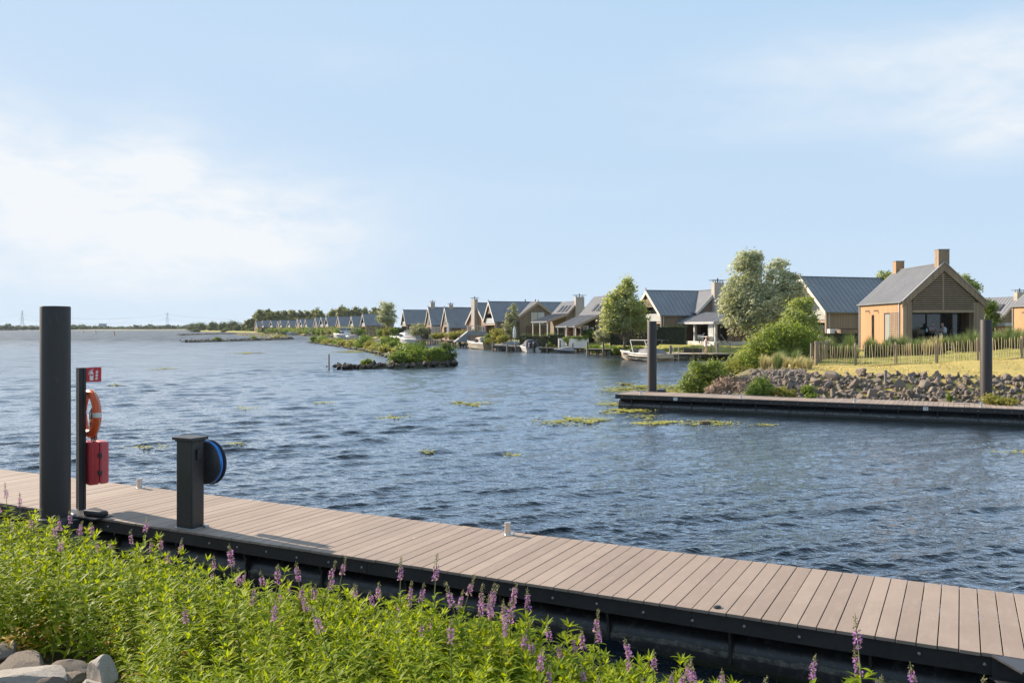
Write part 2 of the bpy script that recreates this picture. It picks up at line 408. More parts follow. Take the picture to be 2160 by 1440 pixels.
# ------------------------------------------------------------------ land on the right and behind
SHORE=[(60,6.5),(32,21.3),(20,27.9),(12.5,31.4),(8.8,33.3),(7.2,35.2),(8.0,39),(10.5,44),(13.5,52),(16.5,62),(20,73),(21.5,79),(20.5,86),(15,93),(12.4,97.5),(9.4,101.8),(9.0,106),(9.6,111),(4.6,117),(-2,122),(-4,133),(-8,150),(-14,169),(-21,183),(-29,206),(-37,229),(-47,263),(-62,302),(-80,352),(-100,402),(-125,457),(-152,525),(-188,600),(-236,700),(-296,800),(-410,1100),(-520,1400)]
POLY=np.array(SHORE+[(-540,1500),(1500,1500),(1500,6.5)])
def seg_dist(x,y,pts,closed=False):
    d=np.full(x.shape,1e9); n=len(pts)
    for i in range(n if closed else n-1):
        ax,ay=pts[i]; bx,by=pts[(i+1)%n]; ux,uy=bx-ax,by-ay
        tt=np.clip(((x-ax)*ux+(y-ay)*uy)/(ux*ux+uy*uy),0,1)
        d=np.minimum(d,np.hypot(x-ax-tt*ux,y-ay-tt*uy))
    return d
def inside(x,y,poly):
    r=np.zeros(x.shape,bool); n=len(poly)
    for i in range(n):
        x1,y1=poly[i]; x2,y2=poly[(i+1)%n]
        if y1==y2: continue
        c=((y1>y)!=(y2>y))&(x<(x2-x1)*(y-y1)/(y2-y1)+x1); r^=c
    return r
def land_h(x,y):
    x=np.atleast_1d(np.asarray(x,float)); y=np.atleast_1d(np.asarray(y,float))
    d=seg_dist(x,y,SHORE); sgn=np.where(inside(x,y,POLY),1,-1); d=d*sgn
    h=np.clip(d*.48,-1.2,1.25)
    near=np.clip((70-y)/10,0,1)
    m=np.clip((d-6)/17,0,1); m=m*m*(3-2*m)
    h=h+.92*m*np.clip((76-y)/8,0,1)*np.clip((x-12)/5,0,1)          # the plot of the nearest house lies higher
    h=h+.55*np.clip((d-6)/6,0,1)*np.clip((y-80)/6,0,1)*np.clip((105-y)/10,0,1)
    return h
def lh(x,y): return float(land_h(x,y)[0])
rows=[20.0]
while rows[-1]<1400: rows.append(rows[-1]*1.0095)
rows=np.array(rows); ta=np.tan(np.radians(np.linspace(-24,48,560)))
X=rows[:,None]*ta[None,:]; Y=np.repeat(rows[:,None],len(ta),1)
H=land_h(X.ravel(),Y.ravel()).reshape(X.shape)
wob=.05*np.sin(X*1.7+Y*.9)*np.sin(Y*1.3-X*.5); H=H+np.where(H>.05,wob,0)
V=np.stack([X,Y,H],-1).reshape(-1,3); nr,nc=X.shape; idx=np.arange(nr*nc).reshape(nr,nc)
Q=np.stack([idx[:-1,:-1],idx[:-1,1:],idx[1:,1:],idx[1:,:-1]],-1).reshape(-1,4)
keep=(H.ravel()[Q].max(1)>-.6); Q=Q[keep]
mg=bpy.data.materials.new('grassland'); t=NT(mg)
sp=t.n('ShaderNodeSeparateXYZ'); t.l(t.pos(),sp.inputs[0])
nn=t.noise(.35,5,.65); n3=t.noise(6,4,.7); n4=t.noise(40,3,.6)
dry=t.mix(nn,(.55,.41,.15),(.45,.37,.12)); dry=t.mix(t.math('MULTIPLY',n3,.45),dry,(.38,.32,.09))
grn=t.mix(n3,(.24,.25,.05),(.38,.35,.09))
# mown dry strip between the rocks and the paling fence, greener grass elsewhere
ln=t.math('ADD',t.math('MULTIPLY',sp.outputs[0],.19),sp.outputs[1])
dm=t.math('LESS_THAN',t.math('ADD',ln,t.math('MULTIPLY',t.math('SUBTRACT',nn,.5),2.0)),46.4)
cc=t.mix(dm,grn,dry); cc=t.mix(t.math('MULTIPLY',n4,.35),cc,(.10,.09,.035))
soil=t.mix(n3,(.06,.055,.03),(.12,.10,.06))
sm=t.math('MULTIPLY_ADD',t.math('ADD',sp.outputs[2],t.math('MULTIPLY',t.math('SUBTRACT',nn,.5),.4)),-5.0,3.1,clamp=True)
cc=t.mix(sm,cc,soil)
tip=t.math('MULTIPLY',t.math('LESS_THAN',t.math('SUBTRACT',sp.outputs[0],t.math('MULTIPLY',sp.outputs[1],.16)),t.math('MULTIPLY_ADD',nn,1.6,5.4)),t.math('LESS_THAN',sp.outputs[1],60.0))
cc=t.mix(tip,cc,t.mix(n3,(.13,.11,.06),(.20,.17,.09)))
t.out(t.prin(cc,.9,0,t.bump(n4,.5,.05),.2))
tag(link_mesh('ground',np_mesh('ground',V,Q,mg,smooth=True)),'grassy lakeside land with the houses','ground',kind='structure')

# far shore across the lake
def strip(name,line,prof,mt,label,cat):
    V=[];Q=[]
    for i,(x,y) in enumerate(line):
        for (d,z) in prof: V.append((x,y+d,z+ (0.25*math.sin(i*1.7+d) if z>0 else 0)))
    k=len(prof)
    for i in range(len(line)-1):
        for j in range(k-1): Q.append((i*k+j,(i+1)*k+j,(i+1)*k+j+1,i*k+j+1))
    return tag(link_mesh(name,np_mesh(name,V,Q,mt,smooth=True)),label,cat,kind='structure')
mfar=mat('far_reed_bank',(.12,.125,.075),.9,0,.3,.02)
line=[(x,1500+60*math.sin(x*.004)-max(0,(x+750))*.55) for x in range(-2400,-120,40)]
strip('far_shore',line,[(0,-.5),(6,1.0),(30,1.8),(200,2.4),(1200,4),(6000,5)],mfar,'low reedy far shore of the lake','shore')

# ------------------------------------------------------------------ near bank below the camera
BL0=np.array([-5.3,9.0]); BD=np.array([.843,-.538]); BN=np.array([-.538,-.843])
def bank_h(x,y):
    d=(x-BL0[0])*BN[0]+(y-BL0[1])*BN[1]
    return np.minimum(.22+.36*d,1.35)+.04*np.sin(x*3.1)*np.sin(y*2.7)
gx=np.linspace(-16,12,160); gy=np.linspace(-6,16,130); X,Y=np.meshgrid(gx,gy); H=bank_h(X,Y)
V=np.stack([X,Y,H],-1).reshape(-1,3); nr,nc=X.shape; idx=np.arange(nr*nc).reshape(nr,nc)
Q=np.stack([idx[:-1,:-1],idx[:-1,1:],idx[1:,1:],idx[1:,:-1]],-1).reshape(-1,4); Q=Q[H.ravel()[Q].max(1)>-.3]
tag(link_mesh('bank',np_mesh('bank',V,Q,mat('bank_soil',(.075,.058,.04),.95,0,.35,2.5,.6,14),smooth=True)),'dark soil bank below the path','bank',kind='structure')

# ------------------------------------------------------------------ floating docks
DA=math.atan2(-.462,.887)
mdeck=bpy.data.materials.new('composite_planks'); t=NT(mdeck)
sp=t.n('ShaderNodeSeparateXYZ'); t.l(t.coord('Object'),sp.inputs[0])
PITCH=.1515
fx=t.math('FRACT',t.math('DIVIDE',sp.outputs[0],PITCH))
ax=t.math('SUBTRACT',t.math('ABSOLUTE',t.math('SUBTRACT',fx,.5)),.29)
ay=t.math('SUBTRACT',t.math('PINGPONG',sp.outputs[1],.42),.09)
dd=t.math('ADD',t.math('MULTIPLY',t.math('MULTIPLY',ax,PITCH),t.math('MULTIPLY',ax,PITCH)),t.math('MULTIPLY',ay,ay))
screw=t.math('LESS_THAN',dd,.0045**2)
n1=t.noise(1.1,5,.65); n2=t.noise(7,4,.7,sc3=(2.2,.45,1)); n3=t.noise(120,2,.6)
cc=t.mix(t.island(),(.262,.202,.164),(.338,.264,.214))
cc=t.mix(t.math('MULTIPLY_ADD',n1,1.8,-.75,clamp=True),cc,(.22,.175,.145))
cc=t.mix(t.math('MULTIPLY_ADD',n2,1.4,-.72,clamp=True),cc,(.41,.335,.28))
cc=t.mix(t.math('MULTIPLY_ADD',n3,1.2,-.5,clamp=True),cc,(.27,.19,.15))
vo=t.n('ShaderNodeTexVoronoi'); vo.inputs['Scale'].default_value=1.3; t.l(t.coord('Object'),vo.inputs['Vector'])
dr=t.math('LESS_THAN',t.math('ADD',vo.outputs['Distance'],t.math('MULTIPLY',n2,.05)),.045); cc=t.mix(t.math('MULTIPLY',dr,.6),cc,(.55,.53,.48))
st=t.math('MULTIPLY_ADD',t.noise(.55,5,.7,sc3=(1,.5,1),dist=.6),3.5,-2.0,clamp=True); cc=t.mix(t.math('MULTIPLY',st,.45),cc,(.17,.14,.12))
cc=t.mix(t.math('MULTIPLY',screw,.8),cc,(.05,.04,.035))
t.out(t.prin(cc,.72,0,t.bump(n3,.15,.004),.35))
mfas=mat('black_fascia',(.026,.024,.025),.55,0,.35,1.4,.25,25,.4)
mpon=bpy.data.materials.new('black_pontoon'); t=NT(mpon)
n1=t.noise(1.6,5,.7,sc3=(1,1,.35)); n2=t.noise(14,4,.7)
cc=t.mix(t.math('MULTIPLY_ADD',n1,2.4,-1.25,clamp=True),(.018,.018,.022),(.05,.048,.045)); cc=t.mix(t.math('MULTIPLY_ADD',n2,2.8,-1.5,clamp=True),cc,(.13,.12,.095))
sp=t.n('ShaderNodeSeparateXYZ'); t.l(t.coord('Object'),sp.inputs[0])
sc_=t.math('MULTIPLY',t.math('LESS_THAN',t.math('ABSOLUTE',t.math('SUBTRACT',sp.outputs[2],t.math('MULTIPLY_ADD',n1,.16,.06))),.022),t.math('MULTIPLY_ADD',n2,2.5,-.9,clamp=True)); cc=t.mix(sc_,cc,(.20,.19,.16))
cc=t.mix(t.math('MULTIPLY_ADD',t.math('ADD',sp.outputs[2],t.math('MULTIPLY',n2,.1)),-14.0,1.6,clamp=True),cc,(.03,.036,.018))
t.out(t.prin(cc,t.math('MULTIPLY_ADD',n1,.3,.2),0,t.bump(n2,.12,.01),.5))
mpile=bpy.data.materials.new('coated_steel_pile'); t=NT(mpile)
n1=t.noise(2.2,5,.7,sc3=(1,1,.16)); n2=t.noise(9,5,.75,sc3=(1,1,.25)); n3=t.noise(70,3,.7); sp=t.n('ShaderNodeSeparateXYZ'); t.l(t.coord('Object'),sp.inputs[0])
cc=t.mix(n1,(.024,.020,.019),(.050,.043,.040)); cc=t.mix(t.math('MULTIPLY_ADD',n2,3.2,-1.9,clamp=True),cc,(.085,.075,.068))
sc_=t.math('MULTIPLY_ADD',t.noise(14,4,.8,sc3=(1,1,.05)),9,-6.2,clamp=True); cc=t.mix(t.math('MULTIPLY',sc_,.5),cc,(.16,.15,.14))
wl_=t.math('MULTIPLY_ADD',t.math('ADD',sp.outputs[2],t.math('MULTIPLY',n2,.15)),-6.0,3.4,clamp=True); cc=t.mix(wl_,cc,(.045,.048,.030))
t.out(t.prin(cc,t.math('MULTIPLY_ADD',n2,.25,.42),0,t.bump(n3,.10,.004),.35))
mcol=mat('collar_plastic',(.035,.035,.04),.4,0,.3,4)

def make_dock(name,org,s0,s1,label,collars,plank_seed):
    e=empty(name,(org[0],org[1],0),DA,label,'dock','floating docks in the harbour mouth')
    m=MB(); rr=random.Random(plank_seed); k=math.floor(s0/PITCH)
    while k*PITCH<s1:
        x=k*PITCH; jz=rr.uniform(-.0015,.0015); jy=rr.uniform(-.004,.004)
        m.bx(x+.0042,x+PITCH-.0042,-.022+jy,1.812+jy,.521+jz,.55+jz); k+=1
    m.build('decking',mdeck,e,bevel=.0025)
    m=MB(); L=3.6; x=s0
    while x<s1-.01:
        x2=min(x+L,s1); m.bx(x+.002,x2-.002,0,.03,.375,.519); m.bx(x+.002,x2-.002,1.76,1.79,.375,.519); x=x2
    m.bx(s0-.03,s0-.002,0,1.79,.375,.519)
    m.build('fascia',mfas,e,bevel=.004)
    m=MB(); x=s0
    while x<s1: m.bx(x+.3,x+.38,.035,1.755,.40,.519); x+=.6
    m.build('joists',M['pile_dark'],e)
    m=MB()
    for yy in (.42,1.37): m.tube([(s0+.05,yy,.06),(s1,yy,.06)],.30,28)
    m.build('pontoon',mpon,e)
    br=MB(); br.bx(-.012,.012,.08,.75,.30,.40); br.bx(-.012,.012,.10,.17,.06,.30); bm_=br.mesh('bracket',mfas)
    bo=MB(); bo.lathe([(0,0),(.014,0),(.014,.006),(.009,.012),(0,.013)],(0,0,0),8); bmesh_b=bo.mesh('bolt',M['galv'])
    x=max(s0,-13)+.6
    while x<min(s1,16): 
        link_mesh('bracket',bm_,e,(x,0,0)); x+=1.16
    x=max(s0,-11)+.25; rr=random.Random(5)
    while x<min(s1,14.5):
        o=link_mesh('bolt',bmesh_b,e,(x,-.001,.447+rr.uniform(-.012,.012))); o.rotation_euler=(R(90),0,0); x+=.46
    for (cx,cy) in collars:
        m=MB(); m.lathe([(.20,.40),(.255,.40),(.255,.56),(.245,.575),(.21,.575),(.20,.56),(.20,.40)],(cx,cy,0),36)
        sgn=1 if cy<0 else -1
        edge=0 if cy<0 else 1.79
        m.bx(cx-.34,cx-.23,min(cy,edge),max(cy,edge),.42,.545); m.bx(cx+.23,cx+.34,min(cy,edge),max(cy,edge),.42,.545)
        m.bx(cx-.42,cx+.62,edge-.16,edge+.13,.551,.566)
        m.build('pile_collar',mcol,e,bevel=.006)
        m=MB(); m.prism([(cx+.30,edge-.10),(cx+.62,edge-.06),(cx+.66,edge+.04),(cx+.30,edge+.12)],'z',.567,.65)
        m.build('guide_block',mcol,e,bevel=.03)
    return e
near_dock=make_dock('floating_dock',(.547,8.303),-24,13,'long brown plank floating dock in front of the flowering plants',[(-7.30,-.27)],1)
far_dock=make_dock('floating_dock',(3.98,33.04),0,44,'brown plank dock with two berth numbers below the rocky bank',[(.766,2.02),(12.47,2.02)],2)
# gusset plate on the near dock edge
m=MB()
poly=[(3.54,0),(3.745,-.31),(6.5,-.31),(6.5,0)]
m.prism(poly,'z',.528,.546); m.prism(poly,'z',.352,.366); m.bx(3.56,6.5,-.02,-.004,.366,.528)
m.build('edge_bracket',mcol,near_dock)
def dockpt(dk,x,y,z=.55):
    o=Vector((.547,8.303,0)) if dk==0 else Vector((3.98,33.04,0))
    return o+Vector((.887*x+.462*y,-.462*x+.887*y,z))
# mooring piles
def pile(loc,label):
    m=MB(); m.lathe([(0,-1.4),(.185,-1.4),(.185,3.33),(.178,3.345),(0,3.352)],(0,0,0),48)
    # lathe profile shared smooth: flat top gets its own ring
    o=m.build('mooring_pile',mpile); o.location=(loc.x,loc.y,0); return tag(o,label,'mooring pile','tall black mooring piles')
pile(dockpt(0,-7.30,-.27),'black round pile beside the red fire cabinet on the near dock')
pile(dockpt(1,.766,2.02),'black round pile at the tip of the farther dock')
pile(dockpt(1,12.47,2.02),'black round pile before the paling fence and the lit house')
# bollards
b=MB(); b.lathe([(0,0),(.075,0),(.075,.008),(.04,.012),(.038,.13),(.042,.135),(.042,.148),(0,.15)],(0,0,0),20)
b.tube([(-.07,0,.11),(.07,0,.11)],.008,8); bme=b.mesh('bollard',M['steel'])
for dk,x,y,lab in [(0,-8.10,1.70,'small steel bollard on the near dock between pile and pedestal'),(0,-1.54,1.66,'small steel bollard alone on the middle of the near dock'),
                (1,.945,.13,'small steel bollard on the corner of the farther dock'),(1,4.71,.13,'small steel bollard between the tip bollard and the middle of the farther dock'),
                (1,8.53,.13,'small steel bollard left of berth number 12'),(1,12.29,.13,'small steel bollard in front of the right pile')]:
    o=link_mesh('bollard',bme,None,dockpt(dk,x,y,.5505),DA+R(20)); tag(o,lab,'bollard','steel bollards on the docks')
# berth number plates
def text_mesh(s,size,thick,mt,name='lettering'):
    cu=bpy.data.curves.new(name,'FONT'); cu.body=s; cu.size=size; cu.extrude=thick; cu.align_x='CENTER'; cu.align_y='CENTER'
    o=bpy.data.objects.new(name,cu); col.objects.link(o); dg=bpy.context.evaluated_depsgraph_get()
    me=bpy.data.meshes.new_from_object(o.evaluated_get(dg)); bpy.data.objects.remove(o); me.materials.clear(); me.materials.append(mt); return me
for s,x in (('13',2.34),('12',10.70)):
    e=MB(); e.bx(-.075,.075,-.008,0,-.058,.058); p=dockpt(1,x,-.002,.448)
    o=e.build('berth_plate',M['white'],None,p,DA,bevel=.003); tag(o,'white berth number plate %s on the farther dock edge'%s,'sign','berth number plates')
    lt=link_mesh('lettering',text_mesh(s,.10,.001,M['dark']),o,(0,-.0095,0)); lt.rotation_euler=(R(90),0,0)

# ------------------------------------------------------------------ fire post with its equipment
EA=R(-45)
pp=dockpt(0,-7.43,.20,.551)
m=MB()
prof=[(-.05,-.05),(-.018,-.05),(-.012,-.042),(.012,-.042),(.018,-.05),(.05,-.05),(.05,-.018),(.042,-.012),(.042,.012),(.05,.018),(.05,.05),(.018,.05),(.012,.042),(-.012,.042),(-.018,.05),(-.05,.05),(-.05,.018),(-.042,.012),(-.042,-.012),(-.05,-.018)]
m.prism(prof,'z',0,1.96)
mpost=bpy.data.materials.new('black_recycled_post'); t=NT(mpost)
n1=t.noise(9,6,.75,dist=1.5); n2=t.noise(30,5,.8,dist=2.5)
web=t.math('MULTIPLY_ADD',n2,6,-3.9,clamp=True)
t.out(t.prin(t.mix(web,t.mix(n1,(.016,.016,.017),(.05,.05,.05)),(.25,.24,.22)),.6,0,t.bump(n1,.3,.01)))
post=m.build('post',mpost,None,pp,EA); tag(post,'square black plastic post carrying sign, lifebuoy and fire cabinet','post')
b=MB(); b.bx(-.09,.09,-.09,.09,0,.006); b.build('base_plate',M['galv'],post,bevel=.002)
def epos(x,y,z): 
    return pp+Matrix.Rotation(EA,3,'Z')@Vector((x,y,z))
mred=mat('red_sign_enamel',(.55,.02,.03),.35,0,.08,3); mwht=mat('sign_white',(.8,.79,.77),.4,0,.04,5)
sg=empty('fire_sign',epos(.02,.06,1.76),EA,'small red extinguisher sign at the top of the black post','sign')
m=MB(); m.bx(0,.008,0,.20,0,.20); m.bx(-.02,0,0,.008,0,.20); m.build('plate',mred,sg,bevel=.002)
def poly2d(m,pts,x0=.008,x1=.0092): m.prism(pts,'x',x0,x1)
m=MB()
poly2d(m,[(.045,.022),(.092,.022),(.092,.125),(.086,.138),(.077,.143),(.060,.143),(.051,.138),(.045,.125)])
poly2d(m,[(.062,.144),(.075,.144),(.075,.158),(.095,.172),(.092,.178),(.062,.164)])
poly2d(m,[(.060,.156),(.048,.150),(.038,.135),(.036,.10),(.030,.10),(.032,.138),(.043,.156),(.058,.163)])
for dy,dz in ((0,0),(.002,.045),(.004,.09)):
    poly2d(m,[(.118+dy,.03+dz),(.135+dy,.028+dz),(.15+dy,.036+dz),(.158+dy,.055+dz),(.148+dy,.05+dz),(.138+dy,.048+dz),(.145+dy,.062+dz),(.147+dy,.078+dz),(.134+dy,.064+dz),(.12+dy,.05+dz)])
m.build('pictogram',mwht,sg)
m=MB(); m.prism([(.052,.085),(.085,.085),(.085,.108),(.052,.108)],'x',.0093,.0099); m.build('pictogram_label',mred,sg)
# lifebuoy
lb=empty('lifebuoy',epos(.0,.115,1.32),EA,'orange lifebuoy with white bands hanging on the black post','lifebuoy')
morg=mat('orange_plastic',(.70,.10,.02),.42,0,.15,3,.05,30); mband=mat('reflective_band',(.62,.62,.58),.35,0,.1,12)
def ringpts(Rr,a0=0,a1=360,n=48,y=0): return [(Rr*math.cos(R(a0+(a1-a0)*i/n)),y,Rr*math.sin(R(a0+(a1-a0)*i/n))) for i in range(n+(0 if a1-a0==360 else 1))]
m=MB(); m.tube(ringpts(.278),.056,18,closed=True); m.build('ring',morg,lb)
for a in (0,90,180,270):
    m=MB(); m.tube(ringpts(.278,a-6,a+6,6),.0575,18); m.build('band',mband,lb)
mrope=mat('pale_rope',(.42,.38,.33),.8,0,.2,20); mropeo=mat('brown_orange_rope',(.36,.17,.10),.8,0,.3,15)
m=MB()
for k in range(4):
    a0=k*90+8; pts=[]
    for i in range(13):
        f=i/12; rr=.335+.05*math.sin(f*math.pi); a=R(a0+74*f); pts.append((rr*math.cos(a),.01*math.sin(f*9),rr*math.sin(a)-.02*math.sin(f*math.pi)))
    m.tube(pts,.006,6)
m.build('grab_rope',mrope,lb)
tr=empty('throwing_rope',epos(.03,.15,1.18),EA,'coiled brown throwing rope hanging inside the lifebuoy','rope')
m=MB(); rr=random.Random(3)
for k in range(11):
    x0=rr.uniform(-.05,.05); y0=rr.uniform(-.02,.03); wd_=rr.uniform(.02,.05); l=rr.uniform(.16,.24)
    pts=[]
    for i in range(20):
        a=2*math.pi*i/20; pts.append((x0+wd_*math.cos(a)+.01*math.sin(3*a+k),y0+.012*math.sin(a*2+k),l*math.sin(a)*(.95 if math.sin(a)>0 else 1.05)))
    m.tube(pts,.007,6,closed=True)
for z in (.02,.035,.05): m.tube([(.085*math.cos(R(20*i)),.045*math.sin(R(20*i))+.005,z+.006*math.sin(i)) for i in range(18)],.007,6,closed=True)
m.build('coil',mropeo,tr)
# fire cabinet
fc=empty('fire_cabinet',epos(0,.055,.345),EA,'red plastic fire extinguisher cabinet with black latches low on the post','fire cabinet')
mfr=mat('red_cabinet_plastic',(.40,.025,.03),.45,0,.2,2,.06,50); mfl=mat('faded_red_plastic',(.50,.085,.095),.5,0,.15,2,.06,50)
def rbox(x0,x1,y0,y1,z0,z1): 
    m=MB(); m.bx(x0,x1,y0,y1,z0,z1); return m
rbox(-.15,.15,0,.135,0,.59).build('body',mfr,fc,bevel=.018)
rbox(-.15,.15,.142,.27,.0,.585).build('lid',mfl,fc,bevel=.03)
m=MB()
for x in (-.10,-.05): m.bx(x-.012,x+.012,-.01,.0,.03,.56)
m.bx(.150,.154,.03,.04,.04,.55); m.bx(.150,.154,.075,.085,.04,.55); m.build('rib',mfr,fc)
for z in (.16,.40):
    rbox(.145,.166,.115,.165,z-.028,z+.028).build('latch',M['dark'],fc,bevel=.004)
# power pedestal with a hose
pc=dockpt(0,0,0,.551); 
vx=(-3.98-.547)*.887+(10.73-8.303)*(-.462); vy=(-3.98-.547)*.462+(10.73-8.303)*.887
pe=empty('power_pedestal',dockpt(0,vx-.14,vy+.10,.551),DA,'square black service pedestal with flat cap on the near dock','power pedestal')
mped=bpy.data.materials.new('black_pedestal'); t=NT(mped)
n1=t.noise(3,5,.7,sc3=(1,1,.4)); n2=t.noise(45,4,.7); n4=t.noise(6,6,.8,dist=3.5)
scr=t.math('MULTIPLY',t.math('LESS_THAN',t.math('ABSOLUTE',t.math('SUBTRACT',n4,.52)),.0035),.4)
cc=t.mix(n1,(.020,.019,.019),(.036,.034,.033)); cc=t.mix(scr,cc,(.2,.19,.18))
t.out(t.prin(cc,t.math('MULTIPLY_ADD',n2,.2,.32),0,t.bump(n2,.15,.004)))
rbox(-.14,.14,-.10,.10,0,1.10).build('housing',mped,pe,bevel=.018)
m=MB(); m.bx(-.175,.175,-.135,.135,1.102,1.14); m.bx(-.15,.15,-.11,.11,1.085,1.101); m.build('cap',mped,pe,bevel=.005)
rbox(.141,.172,-.035,.035,.86,.99).build('socket',M['dark'],pe,bevel=.006)
m=MB(); m.bx(-.16,.16,-.12,.12,0,.008); m.bx(.141,.20,.06,.12,.0,.03); m.build('foot_plate',M['galv'],pe,bevel=.003)
hr=empty('water_hose',dockpt(0,vx-.06,vy+.27,.551+.79),DA,'blue hose coiled on a round black holder behind the pedestal','hose')
m=MB(); m.lathe([(0,-.02),(.255,-.02),(.27,-.012),(.27,-.008),(.24,-.004),(.24,.07),(.27,.074),(.285,.08),(.285,.086),(0,.09)],(0,0,0),48)
o=m.build('holder',mcol,hr); o.rotation_euler=(R(-90),0,0)
m=MB(); rr=random.Random(9); pts=[]
for i in range(6*28):
    a=2*math.pi*i/28; k=i/28; Rr=.258+.016*math.sin(k*2.1+a*.6)+.012*math.sin(k*5)
    pts.append((Rr*math.cos(a),.0+.066*(k/6)-.003+.006*math.sin(a*2+k*3),Rr*math.sin(a)))
m.tube(pts,.0088,8)
mhose=mat('blue_hose',(.035,.24,.68),.35,0,.15,6)
m.build('coil',mhose,hr)

# ------------------------------------------------------------------ algae on the water and a duck
malg=leaf_mat('yellow_algae',(.30,.30,.06),(.46,.43,.09),(.20,.21,.05),.05,.75,1.5,.3)
def algae(px,py,wpx,hpx,dens,label,seed,world=None):
    rg=np.random.default_rng(seed)
    c=G(px,py); Y=c.y; ax=wpx/2*Y/F; ay=hpx/2*Y*Y/(F*HE)
    n=int(min(12000,max(45,ax*ay*3.1*dens*20)))
    r=np.sqrt(rg.random(n))*(1+.25*rg.normal(size=n)); th=rg.uniform(0,2*np.pi,n)
    x=c.x+ax*r*np.cos(th)+.25*ay*np.sin(th*3); y=c.y+ay*r*np.sin(th)
    k=np.sin(x*2.3+seed)*np.sin(y*1.7+seed*2)+.7*np.sin(x*5.1+1)*np.sin(y*4.3)
    k=k+.6*np.sin(x*11+seed)*np.sin(y*9+2)+.4*rg.normal(size=n); ok=k>-.25+.7*(r-.6); x,y=x[ok],y[ok]; n=len(x)
    x,y,z=wave_pt(x,y); z=z+.008+.00035*y+rg.random(n)*.012
    s=rg.uniform(.010,.034,n)*(1+.018*Y); a=rg.uniform(0,2*np.pi,n); V=[]
    for j in range(5):
        aa=a+2*np.pi*j/5; rr=s*rg.uniform(.5,1.2,n)
        V.append(np.stack([x+rr*np.cos(aa)*1.3,y+rr*np.sin(aa),z+rg.uniform(-.006,.012,n)],-1))
    V=np.stack(V,1).reshape(-1,3); Q=np.arange(n*5).reshape(n,5)
    o=link_mesh('algae_patch',np_mesh('algae_patch',V,Q,malg)); o.location=(0,0,0)
    tag(o,label,'algae','floating algae patches on the lake'); return o
for i,a in enumerate([(1222,889,92,19,28,'largest round yellow algae patch, left of the farther dock'),(1137,891,44,9,14,'small algae patch just left of the largest patch'),
    (985,852,92,9,16,'long thin algae streak in the middle of the open water'),(832,881,62,7,15,'algae streak between the pedestal and the largest patch'),
    (682,850,36,5,9,'tiny algae fleck below the red stake'),(510,862,62,5,8,'faint algae streak right of the pedestal, well out on the lake'),
    (300,943,95,12,11,'algae patch between the lifebuoy and the pedestal cap'),(505,935,62,7,8,'algae patch right beside the blue hose'),
    (240,813,34,4,8,'tiny algae fleck right of the red sign'),(345,778,44,4,8,'small distant algae fleck over the pedestal'),
    (900,955,34,4,8,'faint algae fleck in the middle foreground water'),(1325,868,95,9,40,'yellow algae at the foot of the dock end'),
    (1350,880,70,10,10,'broken algae in front of the dock end'),(1285,852,40,10,18,'algae beside the corner of the farther dock'),
    (1440,893,210,10,24,'long algae streak around the duck'),(2130,953,90,9,12,'algae patch at the right edge of the water'),
    (1375,819,165,17,90,'broad yellow algae mat behind the tip pile'),(1080,957,40,4,6,'faint algae fleck below the largest patch'),(1610,897,90,4,8,'thin algae flecks under the farther dock'),
    (838,747,40,6,40,'yellow algae strip along the bushy island'),(745,742,60,3,20,'pale algae along the far side of the island'),(520,745,40,3,8,'distant algae fleck before the far islet')]):
    algae(*a,seed=31+i)
dk=G(1488,893); du=empty('duck',(dk.x,dk.y,-.02),R(-8),'brown duck swimming in the algae before the farther dock','duck')
du.scale=(.8,.8,.8); rings=[]
for (x,w_,z0,z1) in [(-.25,.012,.10,.12),(-.19,.05,.03,.12),(-.10,.085,-.02,.135),(0,.098,-.03,.14),(.10,.085,-.03,.135),(.17,.055,-.01,.12),(.205,.03,.03,.13),(.215,.024,.10,.20),(.225,.03,.175,.235),(.245,.036,.185,.255),(.275,.028,.19,.25),(.295,.014,.20,.228)]:
    rings.append([(x+(.012*math.sin(a) if x>.2 else 0),w_*math.cos(a),(z0+z1)/2+(z1-z0)/2*math.sin(a)) for a in [2*math.pi*k/14 for k in range(14)]])
m=MB(); m.loft(rings); m.build('body',mat('brown_feathers',(.16,.10,.06),.7,0,.45,14,.3,60),du)
m=MB(); m.box((.325,0,.208),(.06,.026,.012)); m.build('bill',mat('duck_bill',(.35,.22,.05),.5),du,bevel=.004)

m=MB(); m.lathe([(0,0),(.03,.004),(.034,.010),(.022,.018),(0,.021)],(0,0,0),14); p=G(1513,1281,.552); o=m.build('mussel_shell',M['dark'],None,p,.6); o.scale=(1.3,.8,1); tag(o,'small dark shell lying on the near dock planks','shell')

